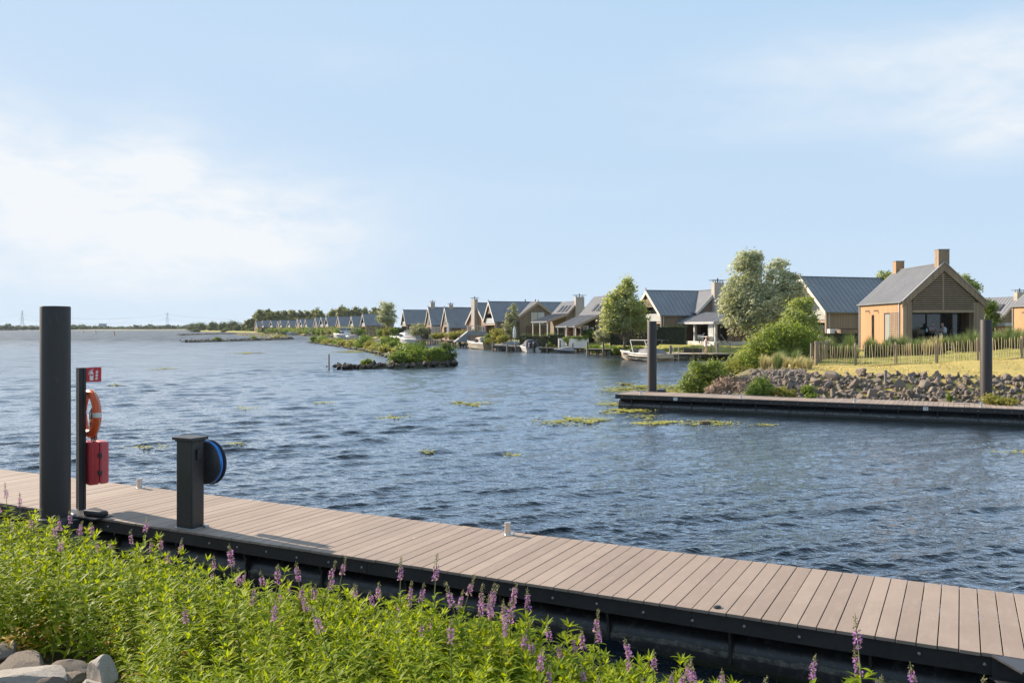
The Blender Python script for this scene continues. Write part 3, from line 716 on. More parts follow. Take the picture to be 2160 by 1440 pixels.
# ------------------------------------------------------------------ foliage
def unit(a): return a/np.maximum(np.linalg.norm(a,axis=-1,keepdims=True),1e-9)
def leaves(lobes,nclump,per,size,aspect=.5,cr=.35,seed=0,sweep=None,inner=.45,flat=.0,droop=0.0):
    """rhombic leaves in clumps through ellipsoid lobes [(cx,cy,cz,rx,ry,rz)] -> verts, quads"""
    rg=np.random.default_rng(seed); L=np.array(lobes,float)
    wt=(L[:,3]*L[:,4]*L[:,5])**(2/3); wt/=wt.sum()
    k=rg.choice(len(L),nclump,p=wt)
    d=unit(rg.normal(size=(nclump,3))); rr=(inner+(1-inner)*rg.random(nclump)**.5)[:,None]
    rr*= (1+.10*rg.normal(size=(nclump,1)))
    c=L[k,:3]+d*rr*L[k,3:]
    n=nclump*per; ci=np.repeat(np.arange(nclump),per)
    crs=cr*rg.uniform(.5,1.35,nclump)[ci][:,None]
    off=rg.normal(size=(n,3))*crs*np.array([1,1,.75])
    p=c[ci]+off
    out=unit(d[ci]*.7+unit(off)*.7+rg.normal(size=(n,3))*.55+np.array([0,0,.35]))
    ax=unit(np.cross(out,rg.normal(size=(n,3))))
    if sweep is not None: ax=unit(ax*.55+np.array(sweep)*rg.uniform(.5,1.3,(n,1))); 
    if droop: ax=unit(ax+np.array([0,0,-droop]))
    sd_=unit(np.cross(out,ax)); s=size*rg.uniform(.6,1.35,(n,1))
    w_=s*aspect
    V=np.stack([p-ax*s*.5,p+sd_*w_*.5+out*w_*.12,p+ax*s*.5,p-sd_*w_*.5+out*w_*.12],1).reshape(-1,3)
    return V,np.arange(n*4).reshape(n,4)
def limbs(m,base,h,r,lobes,rr,nb=6,lean=(0,0)):
    """tapered trunk with branches that reach into the lobes"""
    top=Vector((base[0]+lean[0],base[1]+lean[1],base[2]+h)); b=Vector(base)
    pts=[]; 
    for i in range(7):
        f=i/6; pts.append(b.lerp(top,f)+Vector((rr.uniform(-1,1),rr.uniform(-1,1),0))*r*.8*(f>0))
    m.tube(pts,[r*(1.25-.95*i/6) for i in range(7)],8)
    for j in range(nb):
        f=rr.uniform(.25,.85); s=b.lerp(top,f); l=lobes[rr.randrange(len(lobes))]
        e=Vector(l[:3])+Vector((rr.uniform(-.4,.4)*l[3],rr.uniform(-.4,.4)*l[4],rr.uniform(-.1,.5)*l[5]))
        mid=s.lerp(e,.5)+Vector((0,0,-.06*(e-s).length))
        m.tube([s,mid,e],[r*.55*(1.1-f),r*.35*(1.1-f),r*.12],6)
def plant(name,loc,lobes,mt,nclump,per,size,label,cat,group=None,trunk=None,seed=0,rz=0,**kw):
    """a tree, bush or hedge: empty at the foot, children crown and trunk"""
    e=empty(name,loc,rz,label,cat,group)
    V,Q=leaves(lobes,nclump,per,size,seed=seed,**kw)
    link_mesh('crown',np_mesh('crown',V,Q,mt),e)
    if trunk:
        m=MB(); rr=random.Random(seed); limbs(m,(0,0,-.1),trunk[0],trunk[1],lobes,rr,trunk[2] if len(trunk)>2 else 6,trunk[3] if len(trunk)>3 else (0,0))
        m.build('trunk',M['bark'],e)
    return e
# big silver willow
Yw=73.0; xw=XZ(1592,Yw); gz=lh(xw,Yw); kx=Yw/F
def LB(px,py,rpx,rpy,dy=0.0,ry=None):        # lobe relative to the willow foot
    return ((px-1592)*kx,dy,HE-(py-HZ)*kx-gz,rpx*kx,ry or rpx*kx*.95,rpy*kx)
wl=[LB(1576,574,30,42),LB(1616,628,34,34,.4),LB(1642,582,24,32,.2),LB(1662,606,26,32,-.2),LB(1676,640,20,36,.3),LB(1590,548,14,16),LB(1560,625,34,44),LB(1610,645,48,38,-.6),LB(1655,640,34,44,.3),LB(1560,668,32,32,-.3),LB(1605,682,40,24,-.2),LB(1640,680,30,26,.4),LB(1575,553,20,22),LB(1548,650,24,34,.5),LB(1668,628,22,34,.8)]
plant('willow_tree',(xw,Yw,gz),wl,M['willow'],1050,36,.27,'big wind-blown silver willow beside the hip-roofed pavilion','tree',None,(4.2,.22,14),1,aspect=.36,cr=.24,inner=.5,sweep=(.55,-.1,.45))
# poplar with the thin trunk
Yp=93.0; xp=XZ(1312,Yp); gz=lh(xp,Yp); kp=Yp/F
def LP(px,py,rx,ry_,dy=0): return ((px-1312)*kp,dy,HE-(py-HZ)*kp-gz,rx*kp,rx*kp*.95,ry_*kp)
pl=[LP(1322,600,9,17),LP(1318,622,18,22),LP(1300,640,22,22,.2),LP(1325,648,26,24,-.2),LP(1292,662,20,22),LP(1345,660,16,26,.3),LP(1310,676,30,20),LP(1350,680,14,18,.3),LP(1287,684,17,14,-.2),LP(1324,608,10,16)]
plant('poplar_tree',(xp,Yp,gz),pl,M['poplar'],620,34,.27,'tall pointed poplar with a pale slender trunk before the dark hedge','tree',None,(6.5,.14,16,(.5,0)),2,aspect=.5,cr=.28,inner=.25,sweep=(.5,-.05,.35))
def small_tree(px,Y,top,base_py,lob,mt,label,seed,nc=170,per=24,sz=.24,name='garden_tree',tr=None,**kw):
    x=XZ(px,Y); g=lh(x,Y); k=Y/F
    ls=[((a-px)*k,0.3*math.sin(i*2.1)*rx*k,HE-(b-HZ)*k-g,rx*k,rx*k,rz*k) for i,(a,b,rx,rz) in enumerate(lob)]
    h=(HE-(top-HZ)*k-g)*.75
    return plant(name,(x,Y,g),ls,mt,nc,per,sz,label,'tree',None,tr or (h,.10*max(1,h/6),8),seed,aspect=.5,cr=.13*max(2,h)*.28,**kw)
small_tree(1078,123,642,715,[(1082,655,9,14),(1079,672,13,16),(1074,690,14,16),(1078,702,12,10)],M['bush_grey'],'slim grey-green conical tree by the white closed parasol',3)
small_tree(816,192,634,705,[(813,650,13,16),(822,655,12,16),(808,668,12,14),(824,670,12,14),(816,676,14,12)],M['willow'],'round dense grey tree standing alone over the far roofs',4,nc=220,sz=.36)
small_tree(1870,88,572,690,[(1864,582,14,10),(1875,588,16,14),(1866,610,22,22),(1874,640,24,30)],M['willow_green'],'green tree showing over the roof between the two chimneys',5)
small_tree(2046,84,585,700,[(2034,590,10,12),(2046,600,14,12),(2058,606,9,9),(2044,630,20,26),(2050,660,18,24)],M['willow_green'],'pale green tree peeping over the right slope of the lit house',6)
small_tree(2086,74,625,712,[(2084,645,18,16),(2090,668,20,20),(2080,690,18,16)],M['bush_dark'],'dark rounded tree between the lit house and the right pile',7,sz=.2)
# wind-swept willow shrubs on the point
def shrub(px,Y,lob,mt,label,seed,nc=200,per=26,sz=.16,group=None,name='bush',gz=None,cr=None,sweep=None,aspect=.45,trunk=None,cat='bush',inner=.35):
    x=XZ(px,Y); g=lh(x,Y) if gz is None else gz; k=Y/F
    ls=[((a-px)*k,(-.35 if i%2 else .35)*rx*k,HE-(b-HZ)*k-g,rx*k,rx*k*.9,rz*k) for i,(a,b,rx,rz) in enumerate(lob)]
    mean=sum(l[3] for l in ls)/len(ls)
    return plant(name,(x,Y,g),ls,mt,nc,per,sz,label,cat,group,trunk,seed,aspect=aspect,cr=cr or mean*.24,sweep=sweep,inner=inner)
shrub(1632,47,[(1640,712,34,22),(1610,728,32,26),(1660,738,42,34),(1628,752,36,24),(1595,758,36,28),(1565,772,34,22),(1684,716,30,32),(1655,700,28,20),(1712,735,18,34),(1648,770,40,14)],M['shrub'],'large wind-swept green shrub at the end of the rocky point',11,nc=620,per=28,sz=.15,sweep=(.5,-.15,.4),trunk=(1.6,.08,12))
shrub(1695,57,[(1690,650,22,22),(1672,672,26,24),(1706,668,20,28),(1680,700,34,26),(1716,700,16,34),(1728,735,14,26),(1700,635,14,14),(1655,690,20,20)],M['willow_green'],'pale tall willow shrub behind the wind-swept one, in front of the dark roof',12,nc=300,per=26,sz=.17,sweep=(.45,0,.6),trunk=(2.6,.08,10))
shrub(1725,52,[(1722,735,16,28),(1738,742,10,24),(1730,760,14,14)],M['bush_dark'],'dark bush at the corner of the paling fence',13,nc=120,sz=.14)
shrub(1560,46,[(1545,780,24,18),(1575,786,28,14),(1605,796,26,10),(1540,796,20,10)],M['bush_yellow'],'low yellow-green growth at the foot of the large shrub',14,nc=160,sz=.12)
shrub(1480,36.5,[(1478,796,30,28),(1505,788,30,28),(1455,813,20,16),(1530,808,28,20),(1492,822,44,12),(1470,776,14,14)],M['shrub'],'leafy green bush on the tip of the rocky point behind the dock',15,nc=420,sz=.11,gz=.1)
shrub(1540,35.2,[(1540,812,24,18),(1568,818,28,14),(1520,822,24,12),(1590,826,18,10)],mat('dry_stems',(.34,.235,.165),.8,0,.3,2,isl=.3),'dry brownish weeds on the rocks by the tip bush',16,nc=260,sz=.13,aspect=.22,gz=.15)
shrub(1608,32.6,[(1605,812,18,18),(1615,824,22,10),(1592,826,18,8)],M['bush'],'green bush growing out of the rocks left of the loose poles',17,nc=130,sz=.10,gz=.3)
shrub(1655,31.8,[(1650,826,14,10),(1668,830,12,8)],M['bush_yellow'],'small yellowish weed clump low on the rocks',18,nc=60,sz=.09,gz=.25)
shrub(1705,31.4,[(1705,822,11,12),(1708,834,13,8)],M['bush'],'small bright green bush low on the rocks behind the dock',19,nc=70,sz=.09,gz=.25)
shrub(2004,28.9,[(2004,838,6,7)],M['bush'],'tiny green weed on the rocks left of the right pile',20,nc=26,sz=.07,gz=.3)
shrub(2100,28.4,[(2098,842,18,8),(2120,846,20,6)],M['bush_yellow'],'dry yellowish weeds right of the right pile',21,nc=60,sz=.08,gz=.3)
# tall weed with yellow umbels at the tip
e=empty('umbel_plant',tuple(G(1470,812,.3)),0,'tall yellowing umbel plant rising over the tip bush','plant')
m=MB(); rr=random.Random(4); u=MB()
for i in range(9):
    x=rr.uniform(-.65,.75); z=rr.uniform(.75,1.95) if i else 2.0; y=rr.uniform(-.2,.3)
    m.tube([(x*.3,y*.3,0),(x*.5,y*.5,z*.5),(x,y,z)],[.016,.012,.006],6)
    for j in range(22):
        a=rr.uniform(0,6.28); q=rr.uniform(0,.16)
        c=Vector((x+q*math.cos(a),y+q*math.sin(a),z+.05-.8*q*q)); u.box(c,(.03,.03,.02),rr.uniform(0,3))
m.build('stem',mat('weed_stem',(.22,.18,.07),.7,0,.2,5),e); u.build('umbel',mat('yellow_umbels',(.42,.33,.07),.8,0,.3,9,isl=.3),e)

# hedges: leaf clumps through a box
def hedge(a,b,w_,z0,h,mt,label,seed,per_m=70,sz=.14,group='clipped garden hedges',rough=.05):
    """hedge from plan point a to b"""
    a=Vector((*a,0)); b=Vector((*b,0)); d=b-a; Ln=d.length; rz=math.atan2(d.y,d.x)
    rg=np.random.default_rng(seed); n=int(Ln*per_m*h)
    p=rg.random((n,3))*np.array([Ln,w_,h]); face=rg.integers(0,5,n)
    p[face==0,1]=0; p[face==1,1]=w_; p[(face>=2)&(face<4),2]=h; 
    p+=rg.normal(size=p.shape)*rough; p[:,2]+= .06*np.sin(p[:,0]*1.9+seed)
    nrm=rg.normal(size=p.shape)*.6; nrm[face==0,1]-=1; nrm[face==1,1]+=1; nrm[(face>=2)&(face<4),2]+=1.2; nrm=unit(nrm)
    ax=unit(np.cross(nrm,rg.normal(size=p.shape))); sd_=np.cross(nrm,ax); s=sz*rg.uniform(.7,1.3,(n,1))
    V=np.stack([p-ax*s*.5,p+sd_*s*.3,p+ax*s*.5,p-sd_*s*.3],1).reshape(-1,3)
    e=empty('hedge',(a.x,a.y,z0),rz,label,'hedge',group)
    link_mesh('foliage',np_mesh('foliage',V,np.arange(n*4).reshape(n,4),mt),e)
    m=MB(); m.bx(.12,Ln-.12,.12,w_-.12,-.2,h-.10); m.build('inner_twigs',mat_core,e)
    return e
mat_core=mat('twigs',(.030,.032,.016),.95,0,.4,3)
def HX(px,Y): return (XZ(px,Y),Y)
hedge(HX(1385,93),HX(1446,91.5),.9,1.55,1.75,M['hedge'],'long dark clipped hedge left of the hip-roofed pavilion',41)
hedge(HX(1284,97),HX(1384,93.2),.9,1.4,1.65,M['hedge'],'dark clipped hedge behind the poplar trunk',42)
hedge(HX(1093,117.5),HX(1150,115),.9,1.0,1.15,M['bush_dark'],'low green hedge below the covered veranda',43,60,.18,rough=.14)
hedge(HX(1152,117.5),HX(1190,116.5),1.0,1.0,1.3,M['bush_dark'],'bushy hedge behind the short white wall block',44,60,.18,rough=.14)
hedge(HX(1192,117),HX(1250,114.5),.9,1.0,1.0,M['bush_dark'],'hedge under the thin-posted pergola',45,60,.18,rough=.14)
hedge(HX(886,168),HX(910,167),1,1.1,1.9,M['hedge'],'dark hedge beside the wooden pergola',46,40,.25)
hedge(HX(818,190),HX(848,188),1,1.1,2.1,M['hedge'],'dark hedge right of the lone round tree',47,40,.28)
hedge(HX(773,232),HX(805,225),1,1.1,2.2,M['hedge'],'dark sloping hedge left of the lone round tree',48,40,.3)
hedge(HX(990,142),HX(1003,141),.9,1.9,1.0,M['hedge'],'short hedge on top of the raised terrace',49,50,.2)
hedge(HX(1735,72),HX(1810,70.5),.8,2.0,.75,M['hedge'],'low dark hedge behind the ornamental grass at the dark-roofed house',50,70,.13)
# ------------------------------------------------------------------ grass tussocks, grass
def tussock_mesh(seed,h,mt,n=430,spread=.40):
    rg=np.random.default_rng(seed); a=rg.uniform(0,2*np.pi,n); r0=.12*np.sqrt(rg.random(n)); ln=h*rg.uniform(.6,1.1,n); out=rg.uniform(.1,1,n)*spread*h
    dx,dy=np.cos(a),np.sin(a); wv=rg.uniform(.007,.014,n); V=[]
    for j,f in enumerate((0,.4,.75,1.0)):
        cx=r0*dx+out*dx*f**1.8+.10*h*f*f; cy=r0*dy+out*dy*f**1.8; z=ln*(f-.28*f**3*(out/(spread*h)))
        ww=wv*(1-f*.85)
        V+= [np.stack([cx-dy*ww,cy+dx*ww,z],-1),np.stack([cx+dy*ww,cy-dx*ww,z],-1)]
    V=np.stack(V,1).reshape(-1,3); b=np.arange(n)[:,None]*8
    Q=np.concatenate([b+np.array([[0,1,3,2]])+2*j for j in range(3)],0)
    return np_mesh('grass_tussock',V,Q,mt)
mtus=[leaf_mat('tussock_leaves_green',(.12,.17,.06),(.20,.25,.10),(.22,.25,.13),.3),leaf_mat('tussock_leaves_straw',(.36,.31,.18),(.50,.44,.27),(.30,.30,.15),.35)]
tm=[tussock_mesh(1,1.15,mtus[0]),tussock_mesh(2,1.0,mtus[0]),tussock_mesh(3,.95,mtus[1]),tussock_mesh(4,1.2,mtus[0])]
rr=random.Random(12)
spots=[(1725+i*11.5,54-.2*i+rr.uniform(-1,1),rr.choice((0,1,3,3)),'feathery green grass tussock left of the lit house') for i in range(8)]
spots+=[(1830+i*9.5,54.5+rr.uniform(-1.2,.8),rr.choice((0,1,1)),'green grass tussock under the lit wall of the nearest house') for i in range(9)]
spots+=[(1918+i*9,53.2+rr.uniform(-1,.8),rr.choice((2,2,1)),'straw-coloured plumed grass tussock before the covered terrace') for i in range(9)]
spots+=[(2015+i*9.5,53.0+rr.uniform(-1,1.2),rr.choice((0,1)),'dark green grass tussock right of the terrace step') for i in range(16)]
spots+=[(1610+i*7.2+rr.uniform(-4,4),38.2+rr.uniform(-1.6,3),rr.choice((2,2,1)),'dry grass tuft between the rocks and the wind-swept shrub') for i in range(14)]
for px,Y,k,lab in spots:
    x=XZ(px,Y); o=link_mesh('grass_tussock',tm[k],None,(x,Y,lh(x,Y)-.03),rr.uniform(0,6)); s=rr.uniform(.95,1.4)*(1 if not lab.startswith('dry') else .62); o.scale=(s,s,s*rr.uniform(.85,1.1))
    tag(o,lab,'grass tussock','ornamental grasses round the nearest house' if not lab.startswith('dry') else 'dry grass tufts on the rocky point','thing')
rg=np.random.default_rng(5)
n=26000; x=rg.uniform(8,36,n); y=rg.uniform(26,58,n); dsh=seg_dist(x,y,SHORE); ok=inside(x,y,POLY)&(dsh>2.9)&(np.abs(x/y)<.72); x,y=x[ok],y[ok]
z=land_h(x,y); n=len(x); hgt=rg.uniform(.02,.05,n); a=rg.uniform(0,np.pi,n); wv=rg.uniform(.012,.03,n)
tip=np.stack([x+rg.normal(size=n)*.03,y+rg.normal(size=n)*.03,z+hgt],-1)
V=np.stack([np.stack([x-np.cos(a)*wv,y-np.sin(a)*wv,z-.01],-1),np.stack([x+np.cos(a)*wv,y+np.sin(a)*wv,z-.01],-1),tip],1).reshape(-1,3)
mgr=bpy.data.materials.new('mown_grass_blades'); t=NT(mgr); sp=t.n('ShaderNodeSeparateXYZ'); t.l(t.pos(),sp.inputs[0])
ln=t.math('ADD',t.math('MULTIPLY',sp.outputs[0],.19),sp.outputs[1]); nn=t.noise(.35,5,.65)
dm=t.math('LESS_THAN',t.math('ADD',ln,t.math('MULTIPLY',t.math('SUBTRACT',nn,.5),2.0)),46.4)
cc=t.mix(dm,t.mix(t.island(),(.20,.22,.045),(.36,.34,.09)),t.mix(t.island(),(.64,.46,.17),(.46,.36,.11)))
t.out(t.prin(cc,.8,0,None,.2))
tag(link_mesh('grass',np_mesh('grass',V,np.arange(n*3).reshape(n,3),mgr)),'short dry grass on the lawn behind the rocks','grass',kind='stuff')
# paling fences
mpal=mat('chestnut_paling',(.33,.25,.18),.85,0,.25,4,.3,40,isl=.3,sc3=(1,1,.3))
def paling(pts,h,label,seed,pitch=.115,post_every=1.9,first_big=False,wv=.048):
    rr=random.Random(seed); e=empty('paling_fence',(0,0,0),0,label,'fence','chestnut paling fences')
    for (ax,ay),(bx,by) in zip(pts[:-1],pts[1:]):
        Ln=math.hypot(bx-ax,by-ay); nb=max(1,round(Ln/post_every)); ux,uy=(bx-ax)/Ln,(by-ay)/Ln
        for b in range(nb+1):
            s=Ln*b/nb; x,y=ax+ux*s,ay+uy*s; g=lh(x,y); m=MB(); hh=h*rr.uniform(1.02,1.12); ln_=(rr.uniform(-.03,.03),rr.uniform(-.03,.03))
            m.tube([(x,y,g-.2),(x+ln_[0]*.5,y+ln_[1]*.5,g+hh*.6),(x+ln_[0],y+ln_[1],g+hh)],[.055,.052,.045],7); m.build('post',mpal,e)
            if b==nb: break
            m=MB(); s2=Ln*(b+1)/nb; q=s+pitch*.7
            while q<s2-pitch*.3:
                x,y=ax+ux*q,ay+uy*q; g=lh(x,y); hh=h*rr.uniform(.9,1.04); le=rr.uniform(-.035,.035); w_=wv*rr.uniform(.75,1.2)
                m.bar((x-ux*le,y-uy*le,g+.03),(x+ux*le,y+uy*le,g+hh),w_,.014,up=(ux,uy,0)); q+=pitch*rr.uniform(.8,1.25)
            for f in (.25,.75):
                a=Vector((ax+ux*s,ay+uy*s,lh(ax+ux*s,ay+uy*s)+h*f)); b_=Vector((ax+ux*s2,ay+uy*s2,lh(ax+ux*s2,ay+uy*s2)+h*f)); m.bar(a,b_,.006)
            m.build('picket_panel',mpal,e)
    return e
fa=G(1720,768,1.28); Fy=fa.y
paling([(fa.x,Fy),(fa.x+7.5,Fy-1.1),(fa.x+17,Fy-2.8)],1.0,'long chestnut paling fence across the dry lawn of the nearest house',1)
paling([(fa.x+.05,Fy+.25),(fa.x+1.2,Fy+3),(fa.x+4.8,Fy+11)],1.05,'paling fence running back from the corner posts beside the shrub',2)
x0,y0=HX(1345,90.5); paling([(x0,y0),HX(1448,88.5),HX(1500,87.2),HX(1580,86.5)],1.0,'weathered paling fence in front of the dark hedge and pavilion',3,pitch=.14,post_every=2.2)
m=MB(); x,y=HX(2100,66); paling([(x,y),HX(2165,64),HX(2240,62)],1.05,'paling fence at the foot of the half-seen lit house',4,pitch=.13)
# corner posts, loose poles on the rocks and short marker post
for i,(px,Y,h,lab) in enumerate([(1711,43.2,1.08,'thick fence corner post, nearest to the shrub'),(1722,43.6,1.14,'thick double fence corner post behind the corner')]):
    m=MB(); x=XZ(px,Y); m.tube([(0,0,-.2),(.02,0,h*.6),(.015,.01,h)],[.07,.068,.06],8); o=m.build('fence_post',M['pile_wood']); o.location=(x,Y,lh(x,Y)); tag(o,lab,'post')
for (a,b,lab) in [((1682,748,42),(1702,769,41),'thin loose pole lying against the shrub, upper one'),((1643,764,42),(1690,780,40),'thin loose pole lying on the rocks, lower one')]:
    m=MB(); p,q=P(*a),P(*b); m.tube([p,p.lerp(q,.5)+Vector((0,0,.03)),q],.022,6); tag(m.build('pole',M['trim']),lab,'pole')
m=MB(); p=G(1868,796,1.2); m.tube([(0,0,-.3),(0,0,.28)],.06,8); o=m.build('marker_post',M['pile_wood']); o.location=p; tag(o,'short round wooden post in the lawn edge above the rocks','post')

# ------------------------------------------------------------------ houses
mglass=bpy.data.materials.new('window_glass'); t=NT(mglass)
n1=t.noise(1.3,3,.5); n2=t.noise(.5,2,.5)
cc=t.mix(t.math('MULTIPLY_ADD',n1,2.2,-.8,clamp=True),(.018,.02,.022),(.085,.08,.07))
t.out(t.prin(cc,.06,0,None,.9))
mcurt=bpy.data.materials.new('glass_over_curtain'); t=NT(mcurt)
w_=t.n('ShaderNodeTexWave'); w_.inputs['Scale'].default_value=3; w_.inputs['Distortion'].default_value=2; t.l(t.coord('Object'),w_.inputs[0])
t.out(t.prin(t.mix(w_.outputs['Fac'],(.22,.22,.21),(.42,.42,.40)),.12,0,None,.8))
def window(par,o,u,n,w,h,mx=1,mz=0,fr=.06,pane=None,name='window',fm=None):
    """o: lower corner on the wall, u: along the wall, n: outward normal"""
    o,u,n=Vector(o),Vector(u),Vector(n); z=Vector((0,0,1)); m=MB(); d=.05
    c=o+n*d*.5
    m.bar(c,c+z*h,d,fr,up=tuple(u)); m.bar(c+u*w,c+u*w+z*h,d,fr,up=tuple(u))
    m.bar(c+u*fr*.5+z*h-z*fr*.5,c+u*(w-fr*.5)+z*h-z*fr*.5,d,fr); m.bar(c+u*fr*.5+z*fr*.5,c+u*(w-fr*.5)+z*fr*.5,d,fr)
    for i in range(1,mx): a=c+u*w*i/mx; m.bar(a+z*fr,a+z*(h-fr),d*.9,fr*.8,up=tuple(u))
    for i in range(1,mz+1): a=c+z*h*i/(mz+1); m.bar(a+u*fr*.5,a+u*(w-fr*.5),d*.8,fr*.7)
    f=m.build(name,fm or M['dark'],par)
    g=MB(); a=o+n*.012; b=a+u*w; g.add([a+u*.01+z*.01,b-u*.01+z*.01,b-u*.01+z*(h-.01),a+u*.01+z*(h-.01)],[(0,1,2,3)])
    g.build('pane',pane or mglass,f); return f
def roof_slab(m,W,L,ev,rg,s,x0,x1,ov=.22,th=.16,pitch=.55):
    k=(rg-ev)/(W/2); ye=W/2+ov; ze=ev-ov*k
    m.prism([(0,rg-th),(0,rg),(s*ye,ze),(s*ye,ze-th)] if s<0 else [(0,rg),(0,rg-th),(s*ye,ze-th),(s*ye,ze)],'x',x0,x1)
    x=x0+.1; nrm=Vector((0,s*k,1)).normalized()
    while x<x1-.05:
        m.bar(Vector((x,s*.02,rg-.02*k))+nrm*.012,Vector((x,s*ye,ze))+nrm*.012,.022,.034,up=tuple(nrm)); x+=pitch
    m.bar((x0,s*(ye+.05),ze-.05),(x1,s*(ye+.05),ze-.05),.10,.09)      # gutter
def chimney(par,x,y,zb,zt,a,b,mt,cowl=True):
    m=MB(); m.bx(x-a/2,x+a/2,y-b/2,y+b/2,zb,zt)
    c=m.build('chimney',mt,par)
    m=MB()
    if cowl:
        for sx in (-1,1):
            for sy in (-1,1): m.bx(x+sx*a*.36-.03,x+sx*a*.36+.03,y+sy*b*.36-.03,y+sy*b*.36+.03,zt,zt+.22)
        m.bx(x-a*.72,x+a*.72,y-b*.72,y+b*.72,zt+.22,zt+.27); m.tube([(x,y,zt),(x,y,zt+.5)],.07,8)
    else: m.bx(x-a/2-.02,x+a/2+.02,y-b/2-.02,y+b/2+.02,zt,zt+.05)
    m.build('cowl' if cowl else 'cap',M['dark'] if cowl else M['zinc'],c); return c
def verge(par,W,ev,rg,x,ov=.22,w_=.34,mt=None,rake=1.0):
    k=(rg-ev)/(W/2); m=MB()
    for s in (-1,1):
        ye=W/2+ov
        m.prism([(0,rg+.015),(s*ye,ev-ov*k+.015),(s*ye,ev-ov*k-w_*1.1),(0,rg-w_*1.35)] if s>0 else [(0,rg+.015),(0,rg-w_*1.35),(s*ye,ev-ov*k-w_*1.1),(s*ye,ev-ov*k+.015)],'x',x-.06,x)
    return m.build('verge_board',mt or M['trim'],par)
def row_house(loc,th,W,L,ev,rg,label,style='balcony',wall=None,chim=None,seed=0,group='dark-roofed houses along the shore',detail=True,sky=(),trim=None,brick_front=False,louvre=True):
    rr=random.Random(seed); wall=wall or M['clad_grey']
    e=empty('house',loc,th,label,'house',group)
    rec=1.5 if style=='balcony' else 0.0
    t_=.16; k=(rg-ev)/(W/2)
    m=MB(); poly=[(-W/2,-.4),(W/2,-.4),(W/2,ev-t_),(0,rg-t_*1.3),(-W/2,ev-t_)]
    m.prism(poly,'x',rec,L)
    if rec:
        for s in (-1,1): m.bx(0,rec-.003,min(s*W/2,s*(W/2-.22)),max(s*W/2,s*(W/2-.22)),-.4,ev-t_-.02+.0)
    m.build('wall',wall,e)
    m=MB()
    for s in (-1,1): roof_slab(m,W,L,ev,rg,s,-.22,L+.2)
    m.bx(-.22,L+.2,-.09,.09,rg-.03,rg+.04)
    rf=m.build('roof',M['zinc'],e)
    m=MB(); m.bx(-.30,-.20,-.07,.07,rg-.05,rg+.28); m.build('finial',M['trim_wood'],rf)
    verge(e,W,ev,rg,-.22,mt=trim)
    if chim: chimney(rf,*chim)
    for (x,f,a,b) in sky:                       # skylights on the camera side (-y)
        nrm=Vector((0,-k,1)).normalized(); dn=Vector((0,-1,-k)).normalized(); c=Vector((x,-W/2*f,ev+(rg-ev)*(1-f)))+nrm*.05
        mm=MB(); Mx=Matrix((Vector((1,0,0)),dn,nrm)).transposed(); mm.box(c,(a,b,.10),0,0,Mx); wd_=mm.build('skylight',M['dark'],rf)
        mm=MB(); mm.box(c+nrm*.055,(a-.14,b-.14,.012),0,0,Mx); mm.build('pane',mglass,wd_)
    nx=(-1,0,0); uy=(0,1,0)
    if style=='balcony':
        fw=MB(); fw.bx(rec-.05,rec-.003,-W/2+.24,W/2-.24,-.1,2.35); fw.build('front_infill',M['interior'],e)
        window(e,(rec-.06,-W/2+.4,.0),uy,nx,W-.8,2.25,4)
        m=MB(); m.bx(.02,rec-.06,-W/2+.23,W/2-.23,2.42,2.62); bal=m.build('balcony',M['trim_wood'],e)
        m=MB(); m.bx(.05,.075,-W/2+.26,W/2-.26,2.68,3.5); m.build('railing_glass',mcurt,bal)
        m=MB(); m.bx(.03,.09,-W/2+.24,W/2-.24,3.5,3.56); m.build('handrail',M['trim'],bal)
        wu=min(W*.55,2*((rg-4.9)/k)) if rg>4.9 else 1.6
        window(e,(rec-.06,-wu/2,2.7),uy,nx,max(wu,1.2),1.9,3,pane=mcurt)
        if louvre:
            m=MB(); z=ev+.35 if ev>3.2 else ev+1.1
            z=max(z,rg-2.0)
            while z<rg-.5:
                hw=(rg-z)/k-.28; m.bx(-.02,.03,-hw,hw,z,z+.06); z+=.14
            m.bx(.03,.08,-.05,.05,max(ev+.35,rg-2.0),rg-.45); m.build('gable_louvre',M['slat'],e)
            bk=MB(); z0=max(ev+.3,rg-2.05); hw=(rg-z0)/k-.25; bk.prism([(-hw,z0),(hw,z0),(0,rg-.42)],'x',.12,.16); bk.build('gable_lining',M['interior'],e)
    elif style=='window':
        if brick_front:
            m=MB(); m.bx(-.03,-.003,-W/2+.12,W/2-.12,-.3,2.3); m.build('brick_front',M['brick'],e)
        window(e,(-.035,-1.15,.1),uy,nx,2.3,2.1,3)
        h=min(2.2,(rg-3.2)-.5); window(e,(-.035,-.85,2.75),uy,nx,1.7,h,3,pane=mcurt)
    elif style=='chimney_gable':
        window(e,(-.035,-W/2+.5,.2),uy,nx,.9,2.0,1); window(e,(-.035,W/2-1.4,.2),uy,nx,.9,2.0,1)
    if detail:
        uu=(1,0,0); nn=(0,-1,0)
        window(e,(L*.35,-W/2-.003,.9),uu,nn,1.5,1.3,2,pane=mcurt); window(e,(L*.62,-W/2-.003,.05),uu,nn,1.0,2.15,1,name='door')
        m=MB(); m.tube([(.25,-W/2-.07,-.2),(.25,-W/2-.07,ev-.3)],.05,8); m.build('downpipe',M['galv'],e)
    return e
TH=math.atan2(.295,.955); GZ=1.2
def at_apex(px,Y,th=TH): return (XZ(px,Y),Y,GZ)
far=[(540,520),(554,500),(572,482),(587,470),(592,452),(609,435),(628,408),(635,398),(645,388),(666,352),(678,340),(689,329),(714,316),(742,303),(766,264)]
names=['the very first','second','third','fourth','fifth','sixth','seventh','eighth','ninth','tenth','eleventh','twelfth','thirteenth','fourteenth','fifteenth']
